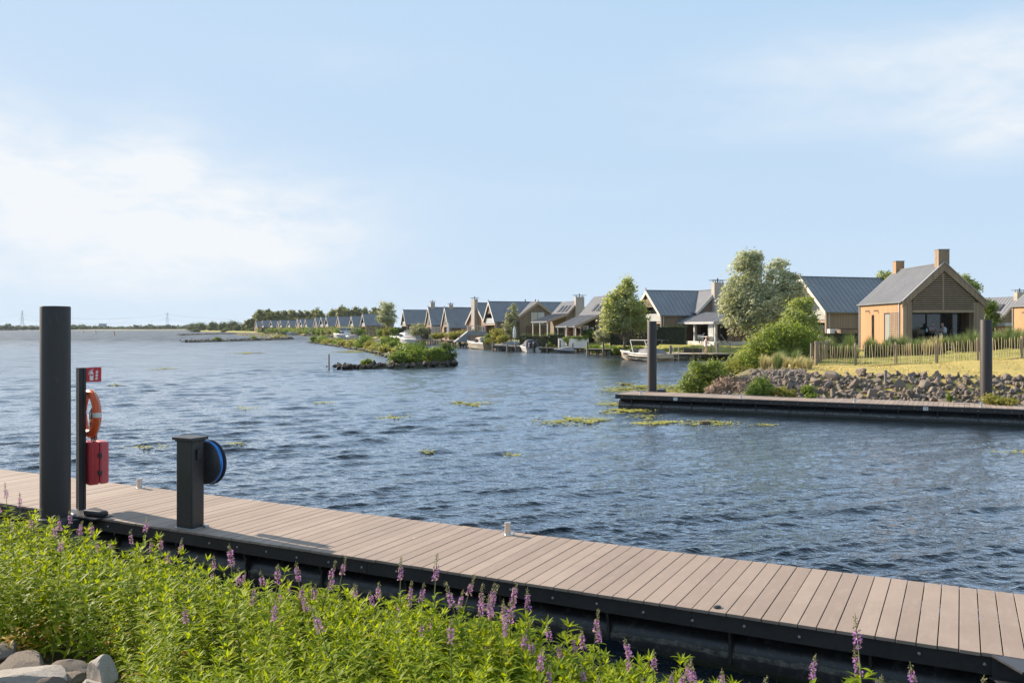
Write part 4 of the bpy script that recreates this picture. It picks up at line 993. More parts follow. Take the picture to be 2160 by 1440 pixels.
for i,(px,Y) in enumerate(far):
    yr={540:677,554:675.5,572:676,587:677.5,592:675,609:675.5,628:672.5,635:674,645:673.5,666:669.5,678:668.5,689:667.5,714:667.5,742:666.5,766:661.7}[px]
    rg=HE+(693-yr)*Y/F-GZ
    row_house(at_apex(px,Y),math.atan2(1080-px,F)+R(13+random.Random(i).uniform(-2,2)),7.0,9.5 if i<14 else 8.6,rg*.47,rg,'dark-roofed gabled house in the distant row, %s'%(names[i]+' from its far end' if i<14 else 'nearest one, just left of the lone tree'),
              'balcony' if i%3 else 'window',M['clad_brown'] if i%2 else M['brick'],seed=i,group='distant row of gabled houses',louvre=False)
def rgz(py,Y): return HE+(693-py)*Y/F-GZ
hH=row_house(at_apex(852,207),TH,6.4,8.0,rgz(682,204),rgz(653,207),'dark-roofed house just right of the lone round tree','balcony',M['clad_brown'],seed=21,louvre=False)
hG=row_house(at_apex(905,181),TH,6.6,7.5,rgz(683,178),rgz(647.5,181),'chimneyed house left one of the pair behind the wooden pergola','window',M['clad_brown'],chim=(.75,0,rgz(652,181),rgz(638,181),.9,.75,M['stone']),seed=22,brick_front=True)
hF=row_house(at_apex(940,166),TH,6.2,6.4,rgz(688,163),rgz(648,166),'chimneyed house with steep dark roof behind the folded white parasol','window',M['clad_brown'],chim=(1.0,0,rgz(652,166),rgz(645,166)+.2,.8,.7,M['stone']),seed=23,brick_front=True)
hE=row_house(at_apex(1004,151),TH+R(14),6.6,7.5,rgz(679,149),rgz(638,151),'brick-fronted house with a chimney rising up the middle of its gable','chimney_gable',M['brick'],chim=(-.28,0,-.2,rgz(631,151),.7,1.15,M['stone']),seed=24)
hD=row_house(at_apex(1033,143),TH,6.6,12.5,rgz(675,140),rgz(635.5,143),'long dark-roofed house behind the slim grey tree','balcony',M['clad_brown'],seed=25)
for i,(px,py) in enumerate(((1088,634),(1103,634))):
    m=MB(); a=hD.location; x=(6.2 if i==0 else 8.0); m.tube([(x,0,rgz(635.5,143)),(x,0,rgz(635.5,143)+.4)],.09,8); m.build('vent_pipe',M['dark'],hD)
# front wing of the long house: gable turned to the lake with tall glass
hW=row_house((XZ(1134,141),141,GZ),TH+R(90),6.0,6,rgz(664,141),rgz(636,141),'gable wing with tall triangular glazing at the end of the long house','glass',M['clad_grey'],seed=26,detail=False,trim=M['trim_wood'])
uy=(0,1,0)
window(hW,(-.04,-1.2,2.6),uy,(-1,0,0),2.4,2.0,2,pane=mcurt); window(hW,(-.04,-1.9,.1),uy,(-1,0,0),3.8,2.2,4)
# houses of the veranda type: gable with stone chimney facing the lake, roof sweeping down over a veranda
def veranda_house(loc,th,label,seed,rg=6.0,ev=3.85,hw=2.15,vx=3.0,vd=1.15,L=7.0,chim=True,sky=3,group='houses with a sweeping veranda roof'):
    e=empty('veranda_house',loc,th,label,'house',group)
    hw2=hw*1.35; k=(rg-ev)/hw; evr=rg-k*hw2
    m=MB(); m.prism([(-hw2,-.4),(hw+.2,-.4),(hw+.2,ev-.3),(0,rg-.2),(-hw2,evr-.16)],'x',.3,L); m.build('wall',M['clad_grey'],e)
    m=MB(); th_=.16
    def slab(p,q,x0,x1):
        m.prism([p,q,(q[0],q[1]-th_),(p[0],p[1]-th_)],'x',x0,x1); d=Vector((0,q[0]-p[0],q[1]-p[1])); nrm=Vector((0,-d.z,d.y)).normalized()
        if nrm.z<0: nrm=-nrm
        x=x0+.1
        while x<x1: m.bar(Vector((x,p[0],p[1]))+nrm*.018,Vector((x,q[0],q[1]))+nrm*.018,.028,.05,up=tuple(nrm)); x+=.5
    slab((0,rg),(hw,ev),0,L+.2); slab((0,rg),(-hw2-.2,evr-.2*k),0,L+.2); slab((hw,ev),(hw+vx,ev-vd),0,L+.2)
    rf=m.build('roof',M['zinc'],e)
    m=MB(); w_=.30
    for a,b in (((0,rg),(hw,ev)),((hw,ev),(hw+vx,ev-vd)),((0,rg),(-hw2-.2,evr-.2*k))):
        m.prism([(a[0],a[1]+.02),(b[0],b[1]+.02),(b[0],b[1]-w_),(a[0],a[1]-w_*1.1)] ,'x',-.06,-.002)
    m.build('verge_board',M['trim_wood'],e)
    if chim: chimney(rf,.05,-.1,-.3,rg+.55,.55,1.35,M['stone'])
    nrm=Vector((0,k,1)).normalized(); dn=Vector((0,1,-k)).normalized(); Mx=Matrix((Vector((1,0,0)),dn,nrm)).transposed()
    for i in range(sky):
        c=Vector((1.6+i*1.5,hw*.62,rg-k*hw*.62))+nrm*.05; mm=MB(); mm.box(c,(.8,1.25,.12),0,0,Mx); s=mm.build('skylight',M['dark'],rf)
        mm=MB(); mm.box(c+nrm*.066,(.64,1.1,.012),0,0,Mx); mm.build('pane',mglass,s)
    for x in (.15,L*.5,L-.2):
        m=MB(); m.bx(x-.07,x+.07,hw+vx-.3,hw+vx-.16,-.4,ev-vd-.1); m.build('veranda_post',M['trim'],e)
    window(e,(.9,hw+.24,.0),(1,0,0),(0,1,0),4.2,2.1,4); window(e,(.26,-hw2+.3,.8),(0,1,0),(-1,0,0),.9,1.2,1,pane=mcurt); window(e,(.26,hw-1.1,.3),(0,1,0),(-1,0,0),1.1,1.9,2,pane=mcurt)
    return e
veranda_house((XZ(1221,127),127,GZ),TH+R(90),'boarded house with stone chimney on its gable and three skylights',1,rg=rgz(634,127),ev=rgz(661,127),hw=1.75,vx=3.3,vd=1.15)
veranda_house((XZ(1298,114),114,GZ),TH+R(90),'grey-roofed veranda house half hidden behind the poplar',2,rg=rgz(622,114),ev=rgz(664,114),hw=2.4,vx=3.4,vd=1.5,sky=2,chim=False)
row_house((XZ(1250,172),172,GZ),TH,6.2,9,rgz(664,172),rgz(643,172),'small dark roof with pale gable seen between the chimney house and the poplar','window',M['clad_grey'],seed=28)
hA=row_house(at_apex(1366,102),TH,7.0,12,rgz(661,99),rgz(612,102),'long dark-roofed house with louvred balcony gable right of the poplar','balcony',M['clad_grey'],seed=29,sky=((7.3,.60,.75,1.2),))
hA2=row_house((XZ(1511,100),100,GZ),TH+R(90),5.0,5.5,rgz(655,100),rgz(610,100),'cross wing with broad stone chimney behind the hip-roofed pavilion','chimney_gable',M['clad_grey'],chim=(-.3,0,-.2,rgz(596,100),.7,1.25,M['stone']),seed=30,detail=False)
hB=row_house(at_apex(1692,85),TH,7.4,12,rgz(653,81.5),rgz(583,85),'dark-roofed house with louvred gable between the willow and the lit house','balcony',M['clad_gable'],seed=31)
# ---- pavilion with hipped roof
pv=empty('pavilion',(XZ(1509,92),92,1.75),TH,'glazed pavilion with grey hipped metal roof next to the silver willow','pavilion')
PL,PWd=9.0,4.6     # along +y (away) and +x
m=MB(); z0=2.05; z1=3.15; ov=.45
c=[(-ov,-ov,z0),(PWd+ov,-ov,z0),(PWd+ov,PL+ov,z0),(-ov,PL+ov,z0)]; r1=(PWd/2,PWd/2-.2,z1); r2=(PWd/2,PL-PWd/2+.2,z1)
m.add(c+[r1,r2],[(0,1,4),(1,2,5,4),(2,3,5),(3,0,4,5),(3,2,1,0)])
def hipseams(p,q,a,b,n,o):
    p,q,a,b=map(Vector,(p,q,a,b)); o=Vector(o)
    for i in range(1,n):
        f=i/n; s=p.lerp(q,f); L=(q-p).length; x=f*L; la=(a-p).dot((q-p).normalized()); lb=(b-p).dot((q-p).normalized())
        if x<la: tq=x/la; e_=p.lerp(a,tq)
        elif x>lb: tq=(L-x)/(L-lb); e_=q.lerp(b,tq)
        else: e_=a.lerp(b,(x-la)/max(lb-la,1e-6))
        m.bar(s+o,e_+o,.03,.05,up=tuple(o))
hipseams(c[0],c[1],r1,r1,11,(0,-.01,.02)); hipseams(c[3],c[0],r2,r1,20,(-.01,0,.02))
rf=m.build('roof',M['zinc'],pv)
m=MB(); 
for a,b in ((c[0],c[1]),(c[1],c[2]),(c[2],c[3]),(c[3],c[0])): m.bar(Vector(a)-Vector((0,0,.13)),Vector(b)-Vector((0,0,.13)),.10,.24)
m.bx(0,PWd,0,PL,1.80,1.93); m.build('fascia',M['zinc_light'],rf)
for (x,y) in ((.08,.08),(.08,PL-.08),(PWd-.08,.08),(.08,PL*.5)):
    m=MB(); m.bx(x-.13,x+.13,y-.13,y+.13,-.6,1.86); m.build('post',M['galv'],pv)
m=MB(); m.bx(PWd-.1,PWd,.3,PL,-.6,1.9); m.bx(1.0,PWd-.1,PL-.12,PL,-.6,1.9); m.build('back_wall',M['clad_brown'],pv)
m=MB(); m.bx(-.4,PWd+.2,-.5,PL+.2,-.7,-.5+.42); m.build('floor',M['concrete'],pv)
window(pv,(.05,.4,-.05),(0,1,0),(-1,0,0),1.2,1.85,1,pane=mcurt); window(pv,(.05,PL-2.2,-.05),(0,1,0),(-1,0,0),1.9,1.85,2,pane=mcurt); window(pv,(1.5,.05,-.05),(1,0,0),(0,-1,0),2.6,1.85,3)
# table, chairs and loungers of the pavilion
tb=empty('garden_table',(XZ(1490,93.5),93.5,1.47),TH,'dark table standing inside the open pavilion','table')
m=MB(); m.bx(-.45,.45,-.9,.9,.70,.75); m.build('top',M['white'],tb); 
for sx in (-1,1):
    for sy in (-1,1): m=MB(); m.bx(sx*.38-.03,sx*.38+.03,sy*.8-.03,sy*.8+.03,0,.70); m.build('leg',M['dark'],tb)
def chair(loc,rz,label,mt,group):
    e=empty('chair',loc,rz,label,'chair',group)
    m=MB(); m.bx(-.23,.23,-.23,.23,.42,.46); m.build('seat',mt,e)
    m=MB(); m.bar((-.21,-.2,.46),(-.30,-.2,.92),.03); m.bar((-.21,.2,.46),(-.30,.2,.92),.03); m.bar((-.28,0,.6),(-.30,0,.9),.40,.02,up=(1,0,0)); m.build('backrest',mt,e)
    for sx in (-1,1):
        for sy in (-1,1): m=MB(); m.bar((sx*.2,sy*.2,0),(sx*.19,sy*.19,.42),.03); m.build('leg',M['dark'],e)
    return e
chair((XZ(1477,92.6),92.6,1.47),R(60),'pale chair at the left of the pavilion table',M['white'],'pavilion chairs')
chair((XZ(1500,94.2),94.2,1.47),R(200),'pale chair at the right of the pavilion table',M['white'],'pavilion chairs')
def lounger(loc,rz,label):
    e=empty('deck_chair',loc,rz,label,'deck chair','folding deck chairs'); m=MB(); m.bar((-.05,0,.30),(.55,0,.36),.5,.03); m.bar((-.05,0,.30),(-.55,0,1.0),.5,.03); m.build('canvas',mat('grey_canvas',(.32,.31,.30),.8),e)
    for s in (-1,1): m=MB(); m.bar((.45,s*.24,.34),(-.3,s*.24,0),.03); m.bar((-.4,s*.24,.8),(.3,s*.24,0),.03); m.build('frame',M['dark'],e)
lounger((XZ(1519,90.6),90.6,1.47),R(-20),'grey deck chair at the pavilion corner, left one'); lounger((XZ(1531,90.9),90.9,1.47),R(-20),'grey deck chair at the pavilion corner, right one')

# ------------------------------------------------------------------ the lit house nearest to the dock
def lit_house(loc,th,label,full=True):
    W,L,ev,rg=5.35,7.9,2.88,5.38; e=empty('timber_house',loc,th,label,'house','small timber houses with lit side wall')
    k=(rg-ev)/(W/2); D=2.5; t_=.14
    m=MB()
    m.prism([(-W/2,-.6),(W/2,-.6),(W/2,ev-t_),(0,rg-t_*1.4),(-W/2,ev-t_)],'x',D,L)
    m.bx(.0,D-.003,W/2-.22,W/2,-.6,ev-t_-.02)                      # lit side wall
    m.build('wall',M['clad'],e)
    for bb in ((-.02,.36,W/2-.60,W/2-.225,-.6,ev-.1),(-.02,.45,-W/2,-W/2+.68,-.6,ev-.16),(1.55,D-.003,-W/2,-W/2+.2,-.6,ev-.18)):
        m=MB(); m.bx(*bb); m.build('pier',M['clad_gable'],e)
    m=MB(); m.bx(-.024,.06,W/2-.224,W/2+.004,-.6,ev-.1); m.build('corner_board',M['trim_wood'],e)
    m=MB()
    for s in (-1,1): roof_slab(m,W,L,ev,rg,s,-.10,L+.12,.10,.14,.40)
    m.bx(-.1,L+.12,-.06,.06,rg-.03,rg+.03); rf=m.build('roof',M['zinc'],e)
    verge(e,W,ev,rg,-.102,.10,.42,M['clad_gable'])
    m=MB()
    for s in (-1,1):
        a=Vector((-.17,s*.02,rg+.03)); b=Vector((-.17,s*(W/2+.12),ev-.12*k+.03)); m.bar(a,b,.12,.04,up=(0,s*k,1))
    m.build('verge_flashing',M['zinc_light'],rf)
    chimney(rf,.22,0,rg-.55,rg+.85,.62,.72,M['clad_gable'],False); chimney(rf,L-.6,.0,rg-.45,rg+.62,.6,.62,M['clad'],False)
    # louvred triangle over the open terrace
    m=MB(); z=2.20
    while z<rg-.62:
        hw=min(W/2-.62,(rg-z)/k-.62); m.bx(-.05,.0,-hw,hw,z,z+.052); z+=.128
    m.build('gable_louvre',M['slat'],e)
    m=MB(); m.bx(.0,.06,-.04,.04,2.15,rg-.7); m.bx(-.05,.08,-W/2+.62,W/2-.62,2.03,2.16); m.build('louvre_rail',M['slat'],e)
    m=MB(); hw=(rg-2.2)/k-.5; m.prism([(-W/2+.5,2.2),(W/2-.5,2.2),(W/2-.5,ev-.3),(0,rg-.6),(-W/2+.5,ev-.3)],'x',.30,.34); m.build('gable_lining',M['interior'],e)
    # glazing behind the terrace
    y=W/2-.3
    for w_,pn in ((1.12,mglass),(1.18,mglass),(1.18,mglass),(1.20,mglass)):
        window(e,(D-.055,y,.0),(0,-1,0),(-1,0,0),w_,2.05,1,0,.09,pn); y-=w_
    m=MB(); m.bx(D-.10,D-.004,-W/2+.22,W/2-.24,2.06,2.2); m.build('lintel',M['dark'],e)
    m=MB(); m.bx(-.45,D,-W/2+.1,W/2-.25,-.12,-.015); m.bx(-.9,-.46,-1.5,.4,-.35,-.2); m.build('terrace_floor',M['jetty'],e)
    # lit side wall features (+y)
    yy=W/2; u=(-1,0,0); n=(0,1,0)
    window(e,(5.35,yy+.003,.1),u,n,.28,1.85,1); window(e,(3.05,yy+.003,.05),u,n,1.0,2.0,1,pane=mcurt)
    m=MB(); z=-.05
    while z<2.05: m.bx(.62,1.95,yy+.05,yy+.085,z,z+.07); z+=.13
    for x in (.62,1.27,1.93): m.bx(x-.03,x+.03,yy+.004,yy+.05,-.08,2.08)
    m.build('sliding_louvre',M['slat'],e)
    for x in (6.0,4.35):
        m=MB(); m.bx(x-.05,x+.05,yy,yy+.10,2.2,2.3); m.tube([(x,yy+.08,2.25),(x+.02,yy+.28,2.22)],.05,8); m.build('wall_lamp',M['galv'],e)
    m=MB(); m.tube([(L-.1,yy+.06,-.5),(L-.1,yy+.06,ev-.2)],.045,8); m.tube([(.5,yy+.05,-.5),(.5,yy+.05,ev-.2)],.04,8); m.build('downpipe',M['galv'],e)
    return e
lit_house((28.95,57.9,2.10),R(88),'timber house with lit larch wall, louvred gable and two people on its terrace')
lit_house((43.3,62.5,2.10),R(88),'timber house cut by the right edge of the photo with a lit larch wall')
veranda_house((XZ(2150,112),112,1.3),TH+R(90),'pale grey-roofed house with cowled chimney between the two lit houses',5,rg=HE+(693-625)*112/F-1.3,ev=HE+(693-664)*112/F-1.3,hw=2.4,vx=2.6,vd=1.3,L=9,sky=1)
sh_=empty('garden_shed',(XZ(2113,84),84,1.6),R(20),'small flat-roofed wooden shed between the two lit houses','shed')
m=MB(); m.bx(-1,1.2,-1.2,1.2,-.4,1.7); m.build('wall',M['clad'],sh_); m=MB(); m.bx(-1.15,1.35,-1.35,1.35,1.7,2.0); m.build('roof',M['zinc_light'],sh_)
rbox(-.9,.9,-.02,.0,0,.1)
# heat pump and bins at the dark-roofed house
ac=empty('heat_pump',(XZ(1759,73.5),73.5,2.15),TH,'white heat pump unit at the side wall of the dark-roofed house','heat pump'); m=MB(); m.bx(-.55,.55,-.2,.2,.1,.85); m.build('casing',M['white'],ac,bevel=.02)
m=MB(); m.lathe([(.0,0),(.26,0),(.28,.02),(.25,.03)],(0,0,0),20); o=m.build('fan_grille',M['dark'],ac); o.location=(.2,-.205,.48); o.rotation_euler=(R(90),0,0)
bx_=empty('garden_chest',(XZ(1787,72.8),72.8,2.15),TH,'pale wooden chest beside the heat pump','chest'); m=MB(); m.bx(-.85,.75,-.25,.25,0,.85); m.build('body',M['clad_gable'],bx_); m=MB(); m.bx(-.9,.9,-.3,.3,.86,.92); m.build('lid',M['dark'],bx_)
# terrace furniture
NH=Matrix.Translation((28.95,57.9,2.10))@Matrix.Rotation(R(88),4,'Z')
def np_(x,y,z=0): return NH@Vector((x,y,z-.012))
tt=empty('terrace_table',np_(1.15,.75),R(88),'dark dining table on the terrace of the lit house','table')
m=MB(); m.bx(-.45,.45,-1.05,1.05,.71,.75); m.build('top',M['dark'],tt,bevel=.005)
for sx in (-1,1):
    for sy in (-1,1): m=MB(); m.bar((sx*.3,sy*.9,0),(sx*.4,sy*.95,.71),.05); m.build('leg',M['white'] if sy<0 else M['dark'],tt)
for i,(x,y,rz,lab) in enumerate([(1.1,-.65,R(178),'dark chair under the man in the pale blue polo'),(1.85,-.05,R(-92),'dark chair under the white-haired woman'),(1.9,1.2,R(-92),'empty dark chair at the back left of the terrace table'),(.35,1.3,R(88),'empty dark chair at the front left of the terrace table')]):
    pass
M['chairdark']=mat('dark_chair',(.05,.045,.04),.6)
def nchair(x,y,face,lab): chair(np_(x,y),R(88)+face,lab,M['chairdark'],'terrace chairs')
nchair(1.1,-.62,R(90),'dark chair under the man in the pale blue polo'); nchair(1.9,-.12,R(180),'dark chair under the white-haired woman'); nchair(1.95,1.25,R(180),'empty dark chair at the back of the terrace table'); nchair(.3,1.45,0,'empty dark chair at the front left of the terrace table')
bn=empty('bench',np_(1.2,-1.75),R(88),'low dark bench at the right end of the terrace','bench'); m=MB(); m.bx(-.8,.5,-.2,.2,.38,.43); m.build('seat',M['chairdark'],bn)
for x in (-.7,.4): m=MB(); m.bx(x-.03,x+.03,-.18,.18,0,.38); m.build('leg',M['chairdark'],bn)
def jug(x,y,prof,mt,name,lab,cat): m=MB(); m.lathe(prof,(0,0,0),14); o=m.build(name,mt,None,np_(x,y,.752)); tag(o,lab,cat)
jug(1.1,.62,[(0,0),(.06,0),(.065,.1),(.04,.17),(.045,.24),(0,.24)],mat('pale_blue_glass',(.35,.55,.62),.1,0,.1,4,spec=.8),'jug','pale blue jug in the middle of the terrace table','jug')
jug(1.2,1.0,[(0,0),(.045,0),(.05,.09),(0,.09)],M['white'],'cup','white cup left of the blue jug','cup'); jug(1.0,1.15,[(0,0),(.12,0),(.14,.03),(.10,.05),(0,.05)],M['white'],'bowl','white bowl at the left on the terrace table','bowl'); jug(1.05,.25,[(0,0),(.035,0),(.04,.12),(0,.12)],mat('amber_glass',(.3,.16,.07),.15),'glass','amber glass before the seated man','glass')

# ------------------------------------------------------------------ people
def skin_obj(name,joints,edges,mt,par,sub=2,root=0):
    """continuous surface over connected joints [(x,y,z,r)]"""
    me=bpy.data.meshes.new(name); me.from_pydata([j[:3] for j in joints],edges,[]); me.materials.append(mt)
    o=link_mesh(name,me,par)
    md=o.modifiers.new('skin','SKIN'); md.use_smooth_shade=True
    sv=me.skin_vertices[0].data
    for i,j in enumerate(joints):
        r=j[3]; sv[i].radius=(r,r) if not isinstance(r,tuple) else r
        sv[i].use_root=(i==root)
    s=o.modifiers.new('sub','SUBSURF'); s.levels=sub; s.render_levels=sub
    return o
def person(loc,rz,pose,label,clothes,hairmat,long_hair):
    """pose: joint positions facing +x, feet or seat at z=0 of the figure's ground"""
    e=empty('person',loc,rz,label,'person')
    J=[];E=[];ix={}
    def j(n,p,r,par=None):
        ix[n]=len(J); J.append((*p,r)); 
        if par: E.append((ix[par],ix[n]))
    p=pose
    j('pel',p['pel'],.12); j('wai',p['wai'],.105,'pel'); j('che',p['che'],.125,'wai'); j('nk',p['nk'],.055,'che'); j('nk2',p['nk2'],.05,'nk')
    h=Vector(p['head']); f=Vector(p['look']).normalized(); up=(h-Vector(p['nk2'])).normalized()
    j('jaw',h-up*.045+f*.025,.070,'nk2'); j('hd',h+up*.02,.088,'jaw'); j('crn',h+up*.085-f*.01,.07,'hd')
    j('nose',h+f*.088-up*.005,.014,'hd')
    for s,sg in (('l',1),('r',-1)):
        j('sh'+s,p['sh'+s],.055,'che'); j('el'+s,p['el'+s],.040,'sh'+s); j('wr'+s,p['wr'+s],.027,'el'+s)
        w=Vector(p['wr'+s]); d=(w-Vector(p['el'+s])).normalized(); hd=Vector(p.get('hand'+s,d)).normalized()
        palm=w+hd*.06; j('pa'+s,palm,.032,'wr'+s)
        side=hd.cross(Vector((0,0,1))); side=side.normalized() if side.length>.05 else Vector((0,1,0)); dn=side.cross(hd)
        for q in range(4):
            b=palm+hd*.035+side*(q-1.5)*.019; ln=(.036,.042,.039,.031)[q]
            j('f%d%s'%(q,s),b,.0095,'pa'+s); j('g%d%s'%(q,s),b+hd*ln-dn*.008,.0085,'f%d%s'%(q,s)); j('h%d%s'%(q,s),b+hd*ln*1.7-dn*.025,.0075,'g%d%s'%(q,s))
        j('t0'+s,palm-hd*.005-side*.034*sg,.011,'pa'+s); j('t1'+s,palm+hd*.03-side*.048*sg-dn*.01,.009,'t0'+s)
        j('hp'+s,p['hp'+s],.085,'pel'); j('kn'+s,p['kn'+s],.058,'hp'+s); j('an'+s,p['an'+s],.036,'kn'+s); 
        a=Vector(p['an'+s]); fd=Vector(p.get('foot'+s,(1,0,0))); j('he'+s,a+Vector((0,0,-.05))-fd*.03,.034,'an'+s); j('to'+s,a+fd*.14+Vector((0,0,-.055)),.028,'he'+s)
    skin_obj('body',J,E,M['skin'],e)
    # face and hair
    m=MB(); sv=f.cross(up).normalized()
    for s in (-1,1): m.box(h+f*.083+sv*.03*s+up*.022,(.012,.018,.010))
    m.box(h+f*.085-up*.045,(.01,.04,.008)); m.build('eyes_and_mouth',mat('dark_features',(.08,.04,.035),.5),e)
    m=MB(); rings=[]
    for i in range(9):
        th=math.pi*.62*i/8; rr_=.100; ring=[]
        for k in range(16):
            a=2*math.pi*k/16; v=up*math.cos(th)*rr_*1.05+(f*math.cos(a)+sv*math.sin(a))*math.sin(th)*rr_
            if math.cos(a)>.35 and i>4: v=v*.80
            ring.append(h+up*.028-f*.012+v)
        rings.append(ring)
    m.loft(rings)
    if long_hair: m.tube([h-f*.08+up*.02,h-f*.10-up*.08,h-f*.09-up*.18],[.06,.055,.02],10)
    m.build('hair',hairmat,e)
    return e,J,ix
# woman on the jetty, walking to the right and looking down
wp=dict(pel=(0,0,.92),wai=(-.02,0,1.06),che=(.0,0,1.27),nk=(.05,0,1.42),nk2=(.085,0,1.475),head=(.14,0,1.555),look=(.85,0,-.55),
    shl=(.02,.165,1.37),ell=(.06,.22,1.10),wrl=(.22,.15,.98),shr=(.02,-.165,1.37),elr=(.05,-.22,1.11),wrr=(.24,-.14,1.02),handl=(.6,-.4,-.4),handr=(.7,.4,-.2),
    hpl=(.02,.085,.86),knl=(.12,.085,.49),anl=(.02,.085,.09),hpr=(-.01,-.085,.86),knr=(.04,-.085,.48),anr=(-.17,-.085,.10))
mdress=mat('pale_pink_dress',(.62,.52,.50),.8,0,.08,6); mblond=mat('blonde_hair',(.50,.33,.17),.6,0,.2,14)
wl_=P(1489,741.5,85.5); pw,_,_=person((wl_.x,85.5,.62),R(-8),wp,'woman in a pale short dress looking down on the jetty','',mblond,True)
m=MB(); rings=[]
for (z,cx,rx,ry) in [(.66,.03,.17,.215),(.75,.01,.165,.205),(.90,.0,.155,.185),(1.02,-.015,.125,.15),(1.10,-.015,.12,.145),(1.24,.0,.14,.175),(1.36,.02,.115,.185),(1.415,.035,.075,.10)]:
    rings.append([(cx+rx*math.cos(a)*(1+.04*math.sin(5*a)*(z<.8)),ry*math.sin(a),z) for a in [2*math.pi*k/24 for k in range(24)]])
m.loft(rings); m.build('dress',mdress,pw)
# man seated at the right end of the terrace table, facing left
mp_=dict(pel=(-.02,0,.55),wai=(-.03,0,.70),che=(.0,0,.92),nk=(.05,0,1.08),nk2=(.08,0,1.13),head=(.12,0,1.22),look=(.95,0,-.25),
    shl=(.0,.20,1.02),ell=(.20,.27,.80),wrl=(.44,.12,.80),shr=(.0,-.20,1.02),elr=(.20,-.27,.80),wrr=(.44,-.10,.80),handl=(.9,-.3,-.05),handr=(.9,.3,-.05),
    hpl=(.02,.10,.53),knl=(.45,.12,.52),anl=(.42,.12,.10),hpr=(.02,-.10,.53),knr=(.45,-.12,.52),anr=(.42,-.12,.10))
mshirt=mat('pale_blue_polo',(.50,.55,.66),.8,0,.08,7); mtrou=mat('dark_trousers',(.05,.055,.075),.85,0,.2,6); mgreyh=mat('thin_grey_hair',(.42,.33,.27),.6,0,.2,14); mwhite_h=mat('white_hair',(.66,.64,.62),.6,0,.1,14)
def clothes(pr,J,ix,mt_top,mt_leg):
    a=lambda n,g: (*J[ix[n]][:3],J[ix[n]][3]+g)
    js=[a('pel',.03),a('wai',.045),a('che',.035),a('nk',.018),a('shl',.026),a('shr',.026)]
    el=[tuple(Vector(J[ix['sh'+s]][:3]).lerp(Vector(J[ix['el'+s]][:3]),.7))+(.055,) for s in 'lr']
    skin_obj('shirt',js+el,[(0,1),(1,2),(2,3),(2,4),(2,5),(4,6),(5,7)],mt_top,pr)
    js=[a('pel',.025)]+[a(n+s,.018) for s in 'lr' for n in ('hp','kn')]
    an=[tuple(J[ix['an'+s]][:3])+(.055,) for s in 'lr']
    skin_obj('trousers',js+an,[(0,1),(1,2),(2,5),(0,3),(3,4),(4,6)],mt_leg,pr)
pm,J,ix=person(np_(1.1,-.55),R(178),mp_,'man in a pale blue polo seated in profile at the terrace table','',mgreyh,False); clothes(pm,J,ix,mshirt,mtrou)
wq=dict(mp_); wq.update(head=(.10,0,1.19),look=(1,0,-.1))
pf,J,ix=person(np_(1.85,-.08),R(88+180),wq,'white-haired woman seated behind the terrace table','',mwhite_h,False); clothes(pf,J,ix,mat('pale_pink_blouse',(.52,.40,.42),.8),mtrou)

# ------------------------------------------------------------------ jetties and their fittings
def jetty(label,a,b,w_,z,posts=(),pz=None,pstep=2.2,legs=True,group='wooden jetties along the shore'):
    """plank jetty from plan point a to b, w_ wide to the back; posts: [(distance along, top height)] along its front"""
    a=Vector((*a,0)); b=Vector((*b,0)); d=b-a; L=d.length; rz=math.atan2(d.y,d.x)
    e=empty('jetty',(a.x,a.y,0),rz,label,'jetty',group)
    m=MB(); x=0
    while x<L-.02: m.bx(x+.006,min(x+.145,L),0,w_,z-.05,z); x+=.15
    m.build('deck',M['jetty'],e)
    m=MB(); m.bx(0,L,.03,.11,z-.23,z-.052); m.bx(0,L,w_-.11,w_-.03,z-.23,z-.052); m.build('beam',M['pile_dark'],e)
    if legs:
        x=.25
        while x<L:
            for y in (.12,w_-.12): m=MB(); m.tube([(x,y,-1),(x,y,z-.06)],.085,8); m.build('leg',M['pile_dark'],e)
            x+=pstep
    for (s,tp) in posts: m=MB(); m.tube([(s,-.12,-1),(s,-.12,tp),(s,-.12,tp+.02)],[.12,.12,.06],10); m.build('post',M['pile_wood'],e)
    return e
def ladder(loc,rz,label):
    e=empty('swim_ladder',loc,rz,label,'ladder','swimming ladders on the jetties')
    for s in (-.25,.25):
        m=MB(); m.tube([(s,.28,-.02),(s,.30,.62),(s,.18,.78),(s,.02,.70),(s,-.02,.3),(s,-.02,-1)],.022,8); m.build('rail',M['steel'],e)
    m=MB()
    for z in (-.15,-.4,-.65): m.bx(-.25,.25,-.05,.03,z,z+.03)
    m.build('rung',M['steel'],e)
JZ=.62
a=HX(1404,83.2); b=HX(1548,84.2)
j1=jetty('broad wooden jetty with the woman standing on it, right of the white sports boat',a,b,4.2,JZ,[(.45,1.42)],pstep=2.1)
j1b=jetty('jetty section behind the bow of the white sports boat',HX(1314,87),HX(1404,86.5),1.4,JZ,[],pstep=2.4)
m=MB(); p=P(1513,744,86); m.tube([(0,0,-1.4),(0,0,1.0),(0,0,1.03)],[.15,.15,.08],12); o=m.build('mooring_post',M['pile_wood']); o.location=(p.x,86,JZ); tag(o,'thick grey wooden post on the jetty to the right of the woman','post')
ladder((XZ(1426,83.1),83.1,JZ),0,'steel swim ladder on the broad jetty beside the tall post')
m=MB(); m.bx(0,1.9,0,.5,0,.42); o=m.build('step_bench',M['pile_dark'],None,(XZ(1442,87.2),87.2,JZ+.01),R(5)); tag(o,'low dark timber step at the back of the broad jetty','step')
sw=empty('garden_shower',(XZ(1483,86.4),86.4,JZ),0,'thin steel pole with a bracket top on the jetty just left of the woman','pole'); m=MB(); m.tube([(0,0,0),(0,0,1.9)],.03,8); m.tube([(0,0,1.9),(.2,0,1.95)],.025,8); m.build('pole',M['galv'],sw)
